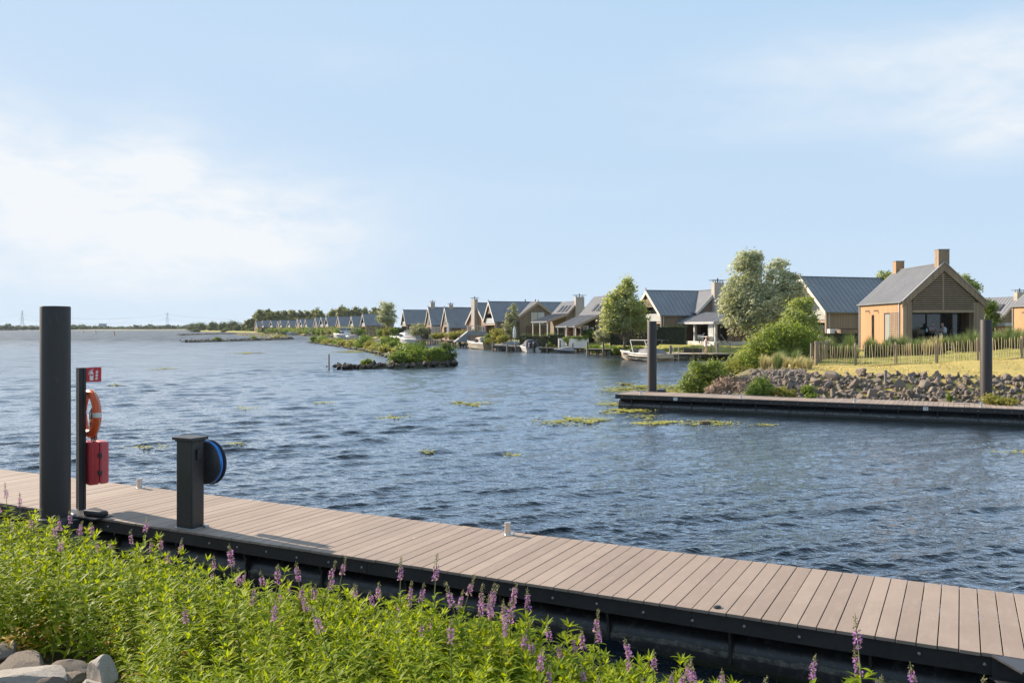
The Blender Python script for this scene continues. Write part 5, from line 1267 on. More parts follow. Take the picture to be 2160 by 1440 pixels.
j2=jetty('jetty with two tall posts left of the poplar',HX(1234,99.5),HX(1322,98.2),1.5,.72,[(.3,1.55),(2.15,1.6)],pstep=1.1)
ladder((XZ(1282,99.2),99.2,.72),R(-5),'steel swim ladder on the jetty left of the poplar')
j3=jetty('small landing stage left of the covered outboard boat',HX(1069,113.5),HX(1092,112.8),1.1,.75,[(.1,1.0),(1.35,1.1)],pstep=.7)
j4=jetty('long low jetty between the outboard boat and the small covered boat',HX(1128,110.8),HX(1232,109.6),1.6,.62,[(1.6,1.15),(3.3,1.55),(4.9,1.2)],pstep=1.3)
j4b=jetty('jetty behind the beige cruiser and its neighbour',HX(1034,119),HX(1110,116),1.3,.75,[(.5,1.2)],pstep=1.5)
j5=jetty('small jetty with two posts left of the beige cruiser',HX(968,139),HX(998,137),1.6,.62,[(.25,1.9),(1.65,1.95)],pstep=.6)
j6=jetty('long jetty with low railing in front of the wooden pergola',HX(880,163),HX(1010,147),1.8,1.0,[(2,2.3),(8.5,2.0)],pstep=1.7)
j7=jetty('landing stage with white railing left of the radar-arch cruiser',HX(816,193),HX(838,191),1.6,1.0,[(0,1.9),(.8,1.9),(1.6,1.9)],pstep=1.2)
for i,(p0,p1,Y,lab) in enumerate([(686,716,268,'pale'),(762,800,242,'dark'),(642,668,345,'brown'),(560,590,470,'thin'),(615,636,410,'short'),(690,702,300,'narrow')]):
    jetty('distant %s jetty on the shore, %s'%(lab,['left of the white cabin boat','right of the dark boat by the cabin boat','behind the near end of the far islet','at the far end of the row','beside the small white covered boat far off','just left of the white cabin boat'][i]),HX(p0,Y),HX(p1,Y-4),1.8,.9,[(1,2.0)],pstep=3)
m=MB()
rl=empty('railing',(XZ(905,160),160,1.02),R(-30),'low wooden railing on the long jetty before the pergola','railing')
for i in range(7): m.bx(i*1.9-.04,i*1.9+.04,-.04,.04,0,.95)
m.bx(0,11.4,-.03,.03,.88,.95); m.bx(0,11.4,-.02,.02,.45,.5); m.build('rails',M['trim'],rl)
# raised terrace with ramp beside the brick chimney house
tr_=empty('raised_terrace',(XZ(1004,137.5),137.5,.9),TH-R(10),'raised terrace with sloping grey side walls below the brick chimney house','terrace')
m=MB(); m.prism([(-3.4,0),(3.6,0),(1.6,1.75),(-1.2,1.75)],'y',.3,4.2); m.build('retaining_wall',mat('grey_wall',(.26,.26,.27),.85,0,.15,.8),tr_)
m=MB(); m.bx(-1.0,1.5,.02,.29,-.2,1.1); m.build('brick_face',M['brick'],tr_)
m=MB()
for i in range(7): m.bx(-1.1+i*.45-.03,-1.1+i*.45+.03,.32,.38,1.75,2.6)
m.bx(-1.2,1.7,.31,.39,2.55,2.62); m.build('railing',M['trim'],tr_)
# white terrace wall right of the small covered boat
for (p0,p1,Y,h,lab) in [(1178,1193,112.6,1.35,'short white wall block behind the small covered boat'),(1200,1242,112.2,1.3,'long white low wall right of the short white block')]:
    a=HX(p0,Y); m=MB(); Ln=(p1-p0)/F*Y; m.bx(0,Ln,0,.5,0,h); o=m.build('low_wall',M['white'],None,(a[0],a[1],.42),R(2),bevel=.02); tag(o,lab,'wall',None,'thing')
# parasols and pergolas
def parasol(px,Y,pz,top,base,lab):
    e=empty('closed_parasol',(XZ(px,Y),Y,pz),0,lab,'parasol','closed white parasols'); k=Y/F
    m=MB(); m.tube([(0,0,0),(0,0,top)],.035,8); m.build('pole',M['white'],e)
    m=MB(); rings=[]
    for (z,r) in [(top*.28,.06),(top*.34,.17),(top*.6,.19),(top*.85,.13),(top*.98,.05),(top*1.02,.02)]: rings.append([(r*(1+.25*math.cos(6*a))*math.cos(a),r*(1+.25*math.cos(6*a))*math.sin(a),z) for a in [2*math.pi*q/24 for q in range(24)]])
    m.loft(rings); m.build('canopy',M['white'],e)
parasol(945,158,1.1,3.0,0,'closed white parasol in front of the steep-roofed chimney house')
parasol(1085,118,1.1,2.3,0,'closed white parasol beside the slim grey tree')
def pergola(px0,px1,Y,ztop,lab,dep=2.6,n=4,r=.06,zb=None):
    g=lh(XZ(px0,Y),Y) if zb is None else zb; W=(px1-px0)/F*Y; e=empty('pergola',(XZ(px0,Y),Y,g),TH*0,lab,'pergola','garden pergolas'); h=ztop-g
    for i in range(n):
        for y in (0,dep): m=MB(); x=W*i/(n-1); m.bx(x-r,x+r,y-r,y+r,-.2,h-.002); m.build('post',M['trim'],e)
    m=MB(); m.bx(-.1,W+.1,-r,r,h,h+.14); m.bx(-.1,W+.1,dep-r,dep+r,h,h+.14)
    for i in range(n): x=W*i/(n-1); m.bx(x-.05,x+.05,r,dep-r,h,h+.12)
    m.build('beams',M['trim'],e)
pergola(910,928,164,3.3,'wooden pergola below the pair of chimneyed houses',n=4,r=.09)
pergola(1195,1240,113.5,3.3,'thin-posted open pergola between the veranda houses',n=4,r=.045)
pergola(746,756,252,3.3,'pale pergola at the last house before the lone tree',n=4,r=.1)
pergola(652,660,352,3.3,'small far pergola halfway along the distant row',n=3,r=.12)
# ------------------------------------------------------------------ boats
def boat(px,Y,rz,L,B,hb,label,hullm,topm,kind,wl=None,extra=None):
    """bow towards local +x; kind: cover, cabin, sport, arch"""
    e=empty('motor_boat',(XZ(px,Y),Y,0),rz,label,'boat','boats moored along the shore')
    rings=[]
    for f in (0,.12,.3,.5,.68,.82,.92,.975,1.0):
        w_=B/2*(1-max(0,(f-.35)/.65)**2.3*.985); sh_z=hb*(.80+.32*f*f); kz=-.28+.30*max(0,(f-.6)/.4)**2*1.6; cz=kz+.30+.22*f
        x=f*L; ch=w_*(.84-.3*f*f)
        rings.append([(x,-w_,sh_z),(x-.0,-w_*.985,sh_z-.10),(x-.02*L*f,-ch,cz),(x-.05*L*f,0,kz),(x-.02*L*f,ch,cz),(x,w_*.985,sh_z-.10),(x,w_,sh_z),(x,0,sh_z+.04*w_)])
    m=MB(); m.loft(rings,smooth=False); hull=m.build('hull',hullm,e)
    m=MB()
    for s in (-1,1): m.tube([(r[0][0],s*abs(r[0][1])+.0,r[0][2]) for r in rings],.035,6)
    m.build('rub_rail',M['white'],hull)
    def shell(x0,x1,w0,w1,z0,h,mt,name,par=e,n=7,fwd=.5,aft=.25,sq=.75):
        rg_=[]
        for i in range(n):
            f=i/(n-1); x=x0+(x1-x0)*f; w_=w0+(w1-w0)*f
            hh=h*min(1,(f/aft)**.6 if f<aft else 1)*min(1,((1-f)/fwd)**.7 if f>1-fwd else 1)+.04
            rg_.append([(x,w_*(abs(math.cos(a))**sq)*(1 if math.cos(a)>0 else -1),z0+hh*(max(0,math.sin(a))**.8)) for a in [math.pi*q/10 for q in range(11)]])
        mm=MB(); mm.loft(rg_); return mm.build(name,mt,par)
    if kind=='cover': shell(.02*L,.93*L,B*.5,B*.12,hb*.82,hb*.85,topm,'canvas_cover',fwd=.55)
    if kind=='outboard':
        shell(.04*L,.75*L,B*.48,B*.25,hb*.82,hb*1.1,topm,'canvas_cover',fwd=.5)
        o=empty_child=None
        m=MB(); m.bx(-.55,-.02,-.22,.22,hb*.75,hb*1.55); mo=m.build('outboard_motor',M['dark'],e,bevel=.08); m=MB(); m.bx(-.35,-.15,-.07,.07,-.35,hb*.75); m.build('leg',M['dark'],mo)
        m=MB(); m.bx(-.65,-.05,.45,.85,hb*.7,hb*1.5); m.build('motor_cover',topm,e,bevel=.1)
    if kind in ('cabin','arch','cruiser'):
        z=hb*.86
        c=shell(.12*L,.78*L,B*.44,B*.20,z,hb*.75,topm,'cabin',fwd=.55,aft=.12,sq=.5)
        for s in (-1,1):
            m=MB(); m.prism([(.30*L,z+hb*.22),(.60*L,z+hb*.20),(.56*L,z+hb*.52),(.33*L,z+hb*.56)],'y',min(s*B*.36,s*B*.43),max(s*B*.36,s*B*.43)); m.build('window',mglass,c)
        if kind=='cabin':
            m=MB(); m.bx(.15*L,.52*L,-B*.36,B*.36,z+hb*.62,z+hb*1.35); w2=m.build('wheelhouse',M['white'],e,bevel=.06)
            m=MB(); m.bx(.145*L,.525*L,-B*.34,B*.34,z+hb*.85,z+hb*1.2); m.bx(.17*L,.50*L,-B*.365,B*.365,z+hb*.85,z+hb*1.2); m.build('window',mglass,w2)
            m=MB(); m.bx(.12*L,.56*L,-B*.40,B*.40,z+hb*1.36,z+hb*1.42); m.build('roof',M['white'],w2)
        if kind=='arch':
            m=MB(); m.tube([(.15*L,-B*.45,z),(.22*L,-B*.43,z+1.35),(.24*L,0,z+1.5),(.22*L,B*.43,z+1.35),(.15*L,B*.45,z)],.07,8); m.build('radar_arch',M['white'],e)
            m=MB(); m.tube([(.5*L,-B*.4,z+.1),(.30*L,-B*.42,z+1.15),(.24*L,-B*.43,z+1.3)],.035,6); m.build('frame_tube',M['steel'],e)
    if kind=='sport':
        z=hb*.92
        shell(.50*L,.94*L,B*.46,B*.10,z-.06,.22,M['white'],'foredeck',fwd=.7,aft=.1)
        shell(.10*L,.60*L,B*.45,B*.40,z-.05,.42,topm,'canvas_cover',fwd=.3,aft=.15)
        m=MB(); 
        for s in (-1,1): m.prism([(.42*L,z+.02),(.66*L,z+.0),(.50*L,z+.42),(.44*L,z+.42)],'y',min(s*B*.40,s*B*.415),max(s*B*.40,s*B*.415))
        m.bar((.505*L,-B*.40,z+.41),(.505*L,B*.40,z+.41),.03); m.bar((.655*L,-B*.40,z+.02),(.655*L,B*.40,z+.02),.03)
        m.build('windscreen',mglass,e)
        bi=MB(); bi.bx(.14*L,.60*L,-B*.42,B*.42,z+1.18,z+1.24); b_=bi.build('bimini_top',M['dark'],e,bevel=.03)
        m=MB()
        for s in (-1,1): m.bar((.60*L,s*B*.40,z+1.18),(.52*L,s*B*.42,z),.06); m.bar((.20*L,s*B*.40,z+1.18),(.30*L,s*B*.42,z),.03); m.bar((.60*L,s*B*.40,z+1.17),(.20*L,s*B*.40,z+1.17),.03)
        m.bar((.60*L,-B*.40,z+1.165),(.60*L,B*.40,z+1.165),.03)
        m.build('bimini_frame',M['white'],b_)
        m=MB()
        for s in (-1,1):
            m.tube([(.12*L,s*B*.505,hb*.55),(.5*L,s*B*.500,hb*.60),(.80*L,s*B*.37,hb*.78)],.05,6)
            m.prism([(.62*L,hb*.70),(.74*L,hb*.76),(.74*L,hb*.90),(.63*L,hb*.86)],'y',min(s*B*.39,s*B*.46),max(s*B*.39,s*B*.46))
        m.build('hull_stripe',M['dark'],hull)
        m=MB(); m.bx(-.6,0,-B*.4,B*.4,.28,.36); m.build('swim_platform',M['jetty'],e)
    return e
mhb=mat('beige_gelcoat',(.50,.42,.32),.25,0,.06,2); mcb=mat('beige_canvas',(.40,.34,.29),.85,0,.15,2); mcg=mat('grey_canvas_cover',(.22,.22,.235),.8,0,.2,2); mcd=mat('dark_blue_canvas',(.03,.035,.055),.7,0,.2,2); mbl=mat('blue_hull',(.03,.10,.20),.3)
mwh=mat('white_gelcoat',(.62,.60,.57),.25,0,.05,2)
boat(1402,80.3,R(124),6.2,2.3,.82,'white and beige sports boat with dark bimini moored behind the tip pile',mhb,mcg,'sport')
boat(1032,128,R(128),5.6,2.4,1.1,'beige cruiser with a cloth-covered cabin left of the green shrub',mhb,mcb,'cruiser')
boat(1126,110.5,R(110),4.0,2.2,.85,'boat seen from the stern with dark cover and black outboard motor',mwh,mcd,'outboard')
boat(1212,108.4,R(184),2.6,1.5,.45,'small low boat under a pale grey cover before the white wall',mcg,mcg,'cover')
boat(1106,121,R(190),4.2,2.0,.8,'grey-covered boat behind the stern-on boat',mwh,mcg,'cover')
boat(874,182,R(138),8.0,3.0,1.4,'white cruiser with a tall radar arch left of the dark-covered boat',mwh,M['white'],'arch')
boat(888,167,R(140),6.4,2.6,1.2,'boat under a silvery and dark cover next to the radar-arch cruiser',mwh,mcg,'cover')
boat(742,252,R(150),7.0,2.8,1.5,'white cabin boat with wheelhouse moored behind the bushy island',mwh,M['white'],'cabin')
boat(762,249,R(155),5.5,2.4,.9,'low dark-covered boat right of the white cabin boat',mwh,mcd,'cover')
boat(632,405,R(195),6.0,2.8,1.2,'distant boat under a white cover near the far islet',M['white'],mcb,'cover')
boat(607,425,R(190),5.0,2.4,.9,'distant dark blue covered boat left of the white-covered one',mbl,mcd,'cover')
# ------------------------------------------------------------------ rocks
def rock_mesh(seed,sub=3):
    rg=np.random.default_rng(seed); bm=bmesh.new(); bmesh.ops.create_icosphere(bm,subdivisions=sub,radius=1)
    pl=[(unit(rg.normal(size=3)),rg.uniform(.36,.78)) for _ in range(11)]
    for v in bm.verts:
        c=np.array(v.co)
        for n_,d in pl:
            q=c@n_-d
            if q>0: c=c-n_*q*.96
        c=c*(1+.10*mnoise.noise(Vector(c)*1.6+Vector((seed,0,0)))+.05*mnoise.noise(Vector(c)*5+Vector((0,seed,0))))
        v.co=c
    me=bpy.data.meshes.new('boulder'); bm.to_mesh(me); bm.free()
    try: me.shade_smooth(); me.set_sharp_from_angle(angle=R(16))
    except Exception: pass
    return me
def rock_mat(name,c1,c2,c3):
    m=bpy.data.materials.new(name); t=NT(m)
    oi=t.n('ShaderNodeObjectInfo'); n1=t.noise(1.7,6,.7); n2=t.noise(7,5,.75,sc3=(1,1,2.6)); n3=t.noise(32,3,.7)
    cc=t.mix(oi.outputs['Random'],c1,c2); cc=t.mix(t.math('MULTIPLY_ADD',n1,2.4,-.95,clamp=True),cc,c3)
    cc=t.mix(t.math('MULTIPLY_ADD',n2,2.0,-1.0,clamp=True),cc,tuple(x*.55 for x in c1)); cc=t.mix(t.math('MULTIPLY',n3,.35),cc,tuple(x*.6 for x in c2))
    sp=t.n('ShaderNodeSeparateXYZ'); t.l(t.pos(),sp.inputs[0]); wet=t.math('MULTIPLY_ADD',t.math('ADD',sp.outputs[2],t.math('MULTIPLY',n1,.2)),-5.0,2.0,clamp=True); cc=t.mix(t.math('MULTIPLY',wet,.7),cc,(.045,.042,.03))
    hh=t.math('ADD',t.math('MULTIPLY',n2,.6),t.math('MULTIPLY',n3,.3))
    t.out(t.prin(cc,.88,0,t.bump(hh,.7,.10),.25)); return m
mr1=rock_mat('basalt_rock',(.19,.148,.12),(.33,.265,.21),(.28,.245,.21)); mr2=rock_mat('pale_rock',(.44,.39,.34),(.54,.48,.42),(.64,.585,.52)); mr3=rock_mat('dark_wet_rock',(.075,.062,.052),(.15,.12,.095),(.115,.10,.085))
RM=[]; 
for k in range(9):
    me=rock_mesh(100+k); me.materials.append(mr1); RM.append(me)
RM3=[]
for me in RM[:6]:
    q=me.copy(); q.materials.clear(); q.materials.append(mr3); RM3.append(q)
rr=random.Random(77)
def put_rock(me,loc,s,label,group):
    o=link_mesh('boulder',me,None,loc); o.rotation_euler=(rr.uniform(0,6.28),rr.uniform(0,6.28),rr.uniform(0,6.28))
    o.scale=(s*rr.uniform(.8,1.3),s*rr.uniform(.7,1.05),s*rr.uniform(.5,.85)); tag(o,label,'boulder',group); return o
# rip-rap behind the farther dock: dart throwing so that stones lie against each other
cand=[]; tries=0; want=[]
bank=[(-.6,4.2),(2,4.7),(12,4.9),(24,5.6)]
while tries<14000 and len(cand)<228:
    tries+=1; u=rr.uniform(2.2,18.0); v=rr.uniform(1.95,4.75+.04*u); p=dockpt(1,u,v,0); 
    if u<5.2: continue
    if p.x/p.y>.66 : continue
    h=lh(p.x,p.y)
    if h<-.45 : continue
    s=(rr.uniform(.12,.20) if rr.random()<.5 else rr.uniform(.19,.30))
    if any((p.x-q[0])**2+(p.y-q[1])**2<((s+q[2])*.80)**2 for q in cand): continue
    cand.append((p.x,p.y,s,h))
for i,(x,y,s,h) in enumerate(cand):
    put_rock(RM[i%9],(x,y,h+s*.22+.02),s*1.12,'brown angular boulder in the rocky bank behind the farther dock','boulders of the rocky bank')
def rubble(name,pts,smin,smax,mt,label,seed,sub=1):
    rg=np.random.default_rng(seed); V=[];Q=[]; base=[np.array([v.co[:] for v in m_.vertices]) for m_ in RUB]; fb=[np.array([p_.vertices[:] for p_ in m_.polygons]) for m_ in RUB]; b=0
    for (x,y,z) in pts:
        k=rg.integers(len(base)); s=rg.uniform(smin,smax); A=np.array(Matrix.Rotation(rg.uniform(0,6),3,'Z')@Matrix.Rotation(rg.uniform(0,6),3,'X')); v=(base[k]*s*rg.uniform(.6,1.2,3))@A.T+np.array([x,y,z]); V.append(v); Q.append(fb[k]+b); b+=len(v)
    return tag(link_mesh(name,np_mesh(name,np.concatenate(V),np.concatenate(Q),mt)),label,'rubble',kind='stuff')
RUB=[rock_mesh(200+k,2) for k in range(5)]
pts=[]
for _ in range(4200):
    u=rr.uniform(1.5,21); v=rr.uniform(1.9,4.75+.045*u); p=dockpt(1,u,v,0); h=lh(p.x,p.y)
    if h<-.4: continue
    pts.append((p.x,p.y,h+rr.uniform(-.04,.06)))
for _ in range(900):
    p=P(rr.uniform(1585,1700),0,rr.uniform(33.8,36.5)); h=lh(p.x,p.y)
    if 0<h<1.35: pts.append((p.x,p.y,h))
rubble('rubble',pts,.05,.14,mr1,'smaller stones filling the rocky bank',1)
# islands: low mounds edged with rocks
mis=mat('island_soil',(.055,.055,.03),.95,0,.35,1.2,.5,10)
def island(line,w_,h,label,name='island'):
    V=[];Q=[]; n=len(line); prof=[(-1,-.5),(-.85,.0),(-.45,.8),(0,1),(.45,.8),(.85,0),(1,-.5)]; pts=[Vector((*p,0)) for p in line]
    fine=[]
    for a,b in zip(pts[:-1],pts[1:]):
        k=max(2,int((b-a).length/1.2)); fine+=[a.lerp(b,i/k) for i in range(k)]
    fine.append(pts[-1]); n=len(fine)
    for i,p in enumerate(fine):
        d=(fine[min(i+1,n-1)]-fine[max(i-1,0)]).normalized(); s=Vector((-d.y,d.x,0)); e_=min(1,(min(i,n-1-i)+.6)/2.5)
        for (a,z) in prof: q=p+s*a*w_*e_*(1+.15*math.sin(i*1.3+a)); V.append((q.x,q.y,z*h*(e_ if z>0 else 1)*(1+.15*math.sin(i*.9))))
    for i in range(n-1):
        for j in range(6): Q.append((i*7+j,i*7+j+1,(i+1)*7+j+1,(i+1)*7+j))
    tag(link_mesh(name,np_mesh(name,V,Q,mis,smooth=True)),label,'island',kind='structure'); return fine
I1=[(-13.0,65.6),(-10.5,66.4),(-8.2,67.3),(-6.4,69.3),(-5.3,71.8)]
f1=island(I1,1.0,.32,'rocky near end of the long island')
I2=[(-9.8,79),(-11.0,88),(-14.2,101),(-18.5,116),(-24.5,135),(-33,160),(-43.5,189)]
f2=island(I2,1.35,.3,'long bushy breakwater island')
I3=[(-72,191),(-66.5,215),(-63,242)]; f3=island(I3,1.6,.45,'thin far islet of stones')
I4=[(-64,246),(-84,300),(-104,345),(-135,425)]; f4=island(I4,2.4,.8,'grassy spit behind the far islet')
I5=[(-152,395),(-158,440),(-160,500)]; f5=island(I5,2.2,.5,'farthest low islet')
nrk=0
for i,p in enumerate(f1):
    for s in (-1,1):
        for q in range(3):
            a=I1[0]; x=p.x+rr.uniform(-.5,.5)+s*rr.uniform(.25,1.05)*.6; y=p.y+s*rr.uniform(.2,1.1)-.15; sz=rr.uniform(.11,.24)
            put_rock(RM3[rr.randrange(6)],(x,y,.14+rr.uniform(-.05,.12)),sz,'dark angular boulder along the rim of the near island','boulders of the near island'); nrk+=1
put_rock(RM3[2],(-10.6,66.3,.34),.36,'larger brown boulder on the bare left half of the near island','larger boulders of the near island'); put_rock(RM3[4],(-9.2,66.7,.36),.42,'largest brown boulder at the left foot of the island bushes','larger boulders of the near island')
pts=[]
for p in f1:
    for _ in range(26): pts.append((p.x+rr.uniform(-.7,.7),p.y+rr.uniform(-1.2,1.2),.12+rr.uniform(-.05,.2)))
for p in f2: 
    for _ in range(7): 
        s=rr.choice((-1,1)); pts.append((p.x+s*rr.uniform(1.0,1.6),p.y+rr.uniform(-.6,.6),rr.uniform(-.15,.08)))
for f_ in (f3,f4,f5):
    for p in f_:
        for _ in range(9): pts.append((p.x+rr.uniform(-1.7,1.7),p.y+rr.uniform(-.8,.8),.2+rr.uniform(-.1,.35)))
rubble('islet_stones',pts,.12,.28,mr3,'stones along the edges of the islands',2)
# bushes of the islands
def ibush(px,py,Y,rx,rz,mt,lab,seed,g='bushes on the islands',z=.35,nc=150,sz=.2,per=24):
    k=Y/F; x=XZ(px,Y); zc=HE-(py-HZ)*k; rr_=random.Random(seed)
    rx*=1.22; rz*=1.18
    ls=[(rr_.uniform(-.25,.25)*rx*k,rr_.uniform(-.2,.2)*rx*k,(zc-z)+rr_.uniform(-.12,.1)*rz*k,rx*k*.85,rx*k*.8,rz*k*.85)]
    for q in range(5): a=rr_.uniform(0,6.28); ls.append((rx*k*.6*math.cos(a),rx*k*.6*math.sin(a),(zc-z)+rz*k*rr_.uniform(-.6,.55),rx*k*.48,rx*k*.48,rz*k*.42))
    return plant('bush',(x,Y,z),ls,mt,nc,per,sz,lab,'bush',g,(max(.4,(zc-z)*.6),.05,4),seed,aspect=.5,cr=max(.12,rx*k*.15),inner=.3)
for i,a in enumerate([(872,748,69.5,29,23,M['bush'],'largest green bush on the near end of the island'),(842,758,68,18,13,M['bush'],'low bush at the left foot of the largest island bush'),(908,752,71,22,17,M['bush'],'green bush between the two tall island bushes'),
    (946,747,72.6,19,23,M['bush_dark'],'tall round bush at the right tip of the island'),(928,757,72,16,12,M['bush'],'low bush left of the tip bush'),(890,745,73,18,22,M['bush_dark'],'dark bush behind the largest island bush'),(775,765,66.3,8,5,M['bush'],'small bush alone on the bare stones of the island')]): ibush(*a,seed=60+i,nc=210 if a[3]>15 else 70,sz=.16)
for i,(px,py,Y,rx,rz,c) in enumerate([(669,716,184,10,6,0),(682,717,176,12,7,0),(700,721,165,14,6,1),(716,722,156,14,7,0),(733,724,146,14,7,1),(748,726,137,13,8,1),(762,728,131,11,9,0),(772,722,127,16,14,0),(786,731,121,14,10,1),(800,735,113,15,9,1),(812,732,109,12,9,0),(822,724,107,15,13,0),(822,738,103,16,10,1),(840,741,96,15,10,1),(855,742,90,13,12,0),(838,732,101,14,10,0)]):
    ibush(px,py+1,Y,rx*1.15,rz*1.2,M['bush'] if c==0 else M['bush_yellow'],['rounded green bush on the long island','yellowish low bush on the long island'][c],80+i,['green bushes of the long island','yellowish bushes of the long island'][c],nc=170,sz=.2)
for i,(px,py,Y,rx,rz,c,lab) in enumerate([(457,716,203,7,4,0,'small round bush on the far islet'),(533,714,224,6,4,0,'small bush near the middle of the far islet'),(519,708,395,14,4,1,''),(545,709,350,14,4,1,''),(566,710,310,14,4,1,''),(590,712,258,14,5,1,'')]):
    ibush(px,py,Y,rx,rz,M['bush'] if c==0 else M['bush_yellow'],lab or 'low brownish scrub on the spit behind the far islet',110+i,'scrub of the spit' if c else None,nc=110,sz=.3)
# stake and buoys
m=MB(); p=G(694,778); m.tube([(0,0,-1),(0,0,1.12)],.05,10); o=m.build('stake',mat('rusty_stake',(.20,.07,.05),.7,0,.25,3)); o.location=p; tag(o,'thin reddish stake standing in the water left of the island','stake')
for px,py,h,lab in [(241,707,1.8,'small rusty buoy marker, nearest of those far out on the lake'),(202,704,1.8,'small buoy marker far out beside the tall pile'),(176,702,1.6,'faintest buoy marker far out on the lake')]:
    p=G(px,py); m=MB(); m.lathe([(.0,-.3),(.4,-.3),(.42,.25),(.2,.5),(.16,h),(0,h)],(0,0,0),12); o=m.build('buoy',mat('buoy_paint_%d'%px,(.32,.14,.08),.5)); o.location=p; tag(o,lab,'buoy')

# ------------------------------------------------------------------ garden bushes along the shore
for i,a in enumerate([(878,694,163,15,13,M['bush_grey'],'grey-green willow bush behind the radar-arch cruiser'),(893,697,161,9,9,M['bush_grey'],'small grey bush left of the wooden pergola'),(820,703,190,10,10,M['bush_yellow'],'bright bush below the lone round tree'),(832,700,188,9,12,M['bush'],'climbing green bush at the trunk of the lone round tree'),(806,703,205,10,8,M['bush'],'low bushes left of the lone round tree trunk'),
    (1047,710,127,15,16,M['bush_yellow'],'bright yellow-green shrub right of the beige cruiser'),(1030,716,128,7,10,M['bush'],'small green shrub behind the beige cruiser'),(1062,715,121,10,7,M['bush_yellow'],'yellowish low shrub under the slim grey tree'),(1272,710,97.5,17,14,M['bush_grey'],'round grey-green bush left of the poplar trunk'),
    (925,708,152,12,5,M['bush_yellow'],'yellow low shrub under the pergola, left'),(955,708,147,14,6,M['bush_yellow'],'autumn-coloured shrub right of the closed parasol'),(973,705,146,12,6,M['bush_yellow'],'yellowish shrub at the foot of the sloping terrace wall'),(1208,699,115.5,14,7,mat('red_leaves',(.22,.10,.04),.8,0,.3,2,isl=.3),'reddish shrub inside the thin-posted pergola'),(1240,703,114,10,8,M['bush'],'green shrub at the right post of the thin pergola')]):
    Y=a[2]; ibush(*a[:3],a[3],a[4],a[5],a[6],seed=140+i,g=None,z=lh(XZ(a[0],Y),Y),nc=150,sz=.2)
for i,(px,lab) in enumerate([(1195,'leftmost small clipped ball shrub above the white wall'),(1209,'second small clipped ball shrub above the white wall'),(1221,'third small clipped ball shrub above the white wall'),(1235,'rightmost small clipped ball shrub above the white wall')]):
    ibush(px,714.5,112.6,6,5,M['bush'],lab,170+i,'clipped ball shrubs',z=1.2,nc=70,sz=.12)
for i,(px,py,Y,rx,rz) in enumerate([(1250,734,102.6,14,8),(1268,737,101.8,16,9),(1290,737,100.4,16,9),(1310,738,98.4,16,8),(1326,738,96.4,16,8),(1342,737,94,14,6),(1156,728,117,12,6),(1136,727,118,12,6)]):
    ibush(px,py,Y,rx,rz,M['bush'],'low green waterside growth in front of the middle houses',180+i,'waterside growth of the middle shore',z=.5,nc=110,sz=.15)
rr=random.Random(31)
for i in range(44):
    px=548+i*5.0+rr.uniform(-3,3); Y=530*(262/530)**((px-545)/215)-rr.uniform(4,20)*(.4+.6*(760-px)/215); g=.9
    k=Y/F; hgt=rr.uniform(1.4,3.0); c=rr.choice((0,0,1,2)); rx=hgt/k*rr.uniform(.55,.95)
    ibush(px,HZ+(HE-g-hgt*.5)/k,Y,rx,hgt/k*.5,[M['bush'],M['bush_yellow'],M['bush_dark']][c],['green garden bush below the distant row of houses','yellowish garden bush below the distant row of houses','dark garden bush below the distant row of houses'][c],200+i,['green','yellowish','dark'][c]+' garden bushes of the distant row',z=g,nc=60,sz=.34,per=18)
# trees at the left end of the distant row
for i,(px,py,Y,rx,rz,c) in enumerate([(404,691,900,14,8,0),(424,690,850,16,9,0),(446,689,800,9,9,0),(455,690,810,8,10,0),(470,689,780,10,10,0),(490,688,720,15,11,1),(505,692,700,10,8,0),(517,690,690,8,11,0),(526,694,650,10,7,1),(535,699,600,10,5,1),(476,698,690,12,3,1),(412,698,760,9,3,1),(536,686,640,9,14,0)]):
    k=Y/F; x=XZ(px,Y); g=1.2; zc=HE-(py-HZ)*k-g; r2=random.Random(i)
    ls=[(0,0,zc,rx*k*.8,rx*k*.8,rz*k)]+[(r2.uniform(-.6,.6)*rx*k,0,zc+r2.uniform(-.6,.5)*rz*k,rx*k*.45,rx*k*.45,rz*k*.45) for _ in range(4)]
    plant('shore_tree',(x,Y,g),ls,M['far_leaf'],110,16,1.0,['dark tree on the shore beyond the distant row','yellowish bush tree on the shore beyond the distant row'][c],'tree',['trees beyond the distant row','bush trees beyond the distant row'][c],(zc,.25,3),300+i,aspect=.7,cr=rx*k*.2)
# masses of far woodland
def woods(name,x0,x1,step,Y,topf,mt,label,seed,leaf,nc,base=1.0):
    rr=random.Random(seed); ls=[]; px=x0; k=Y/F
    while px<x1:
        top=topf(px)+rr.uniform(-1.6,1.6); h=max(2.2,HE-(top-HZ)*k-base); r=rr.uniform(.8,1.25)*step*k
        ls.append((XZ(px,Y),Y+rr.uniform(-20,20),base+h*.66,r*1.15,r,h*.36)); ls.append((XZ(px+step*.4,Y),Y-8,base+h*.30,r*1.3,r,h*.34)); px+=step*rr.uniform(.7,1.2)
    V,Q=leaves(ls,nc,20,leaf,seed=seed,aspect=.75,cr=step*k*.28,inner=.35)
    m=link_mesh(name,np_mesh(name,V,Q,mt)); tag(m,label,'woodland',kind='stuff'); return m
def ftop(px):
    t=655+ (px<560)*((560-px)/26)**2*4.0
    for c,w_,h in ((660,9,5),(694,12,1),(728,9,6),(752,10,6),(785,14,6)): t-=h*math.exp(-((px-c)/w_)**2)
    return t+ (2 if 600<px<720 else 0)
woods('forest',531,812,6,640,ftop,M['forest'],'tall wood rising behind the distant row of houses',1,1.25,5200)
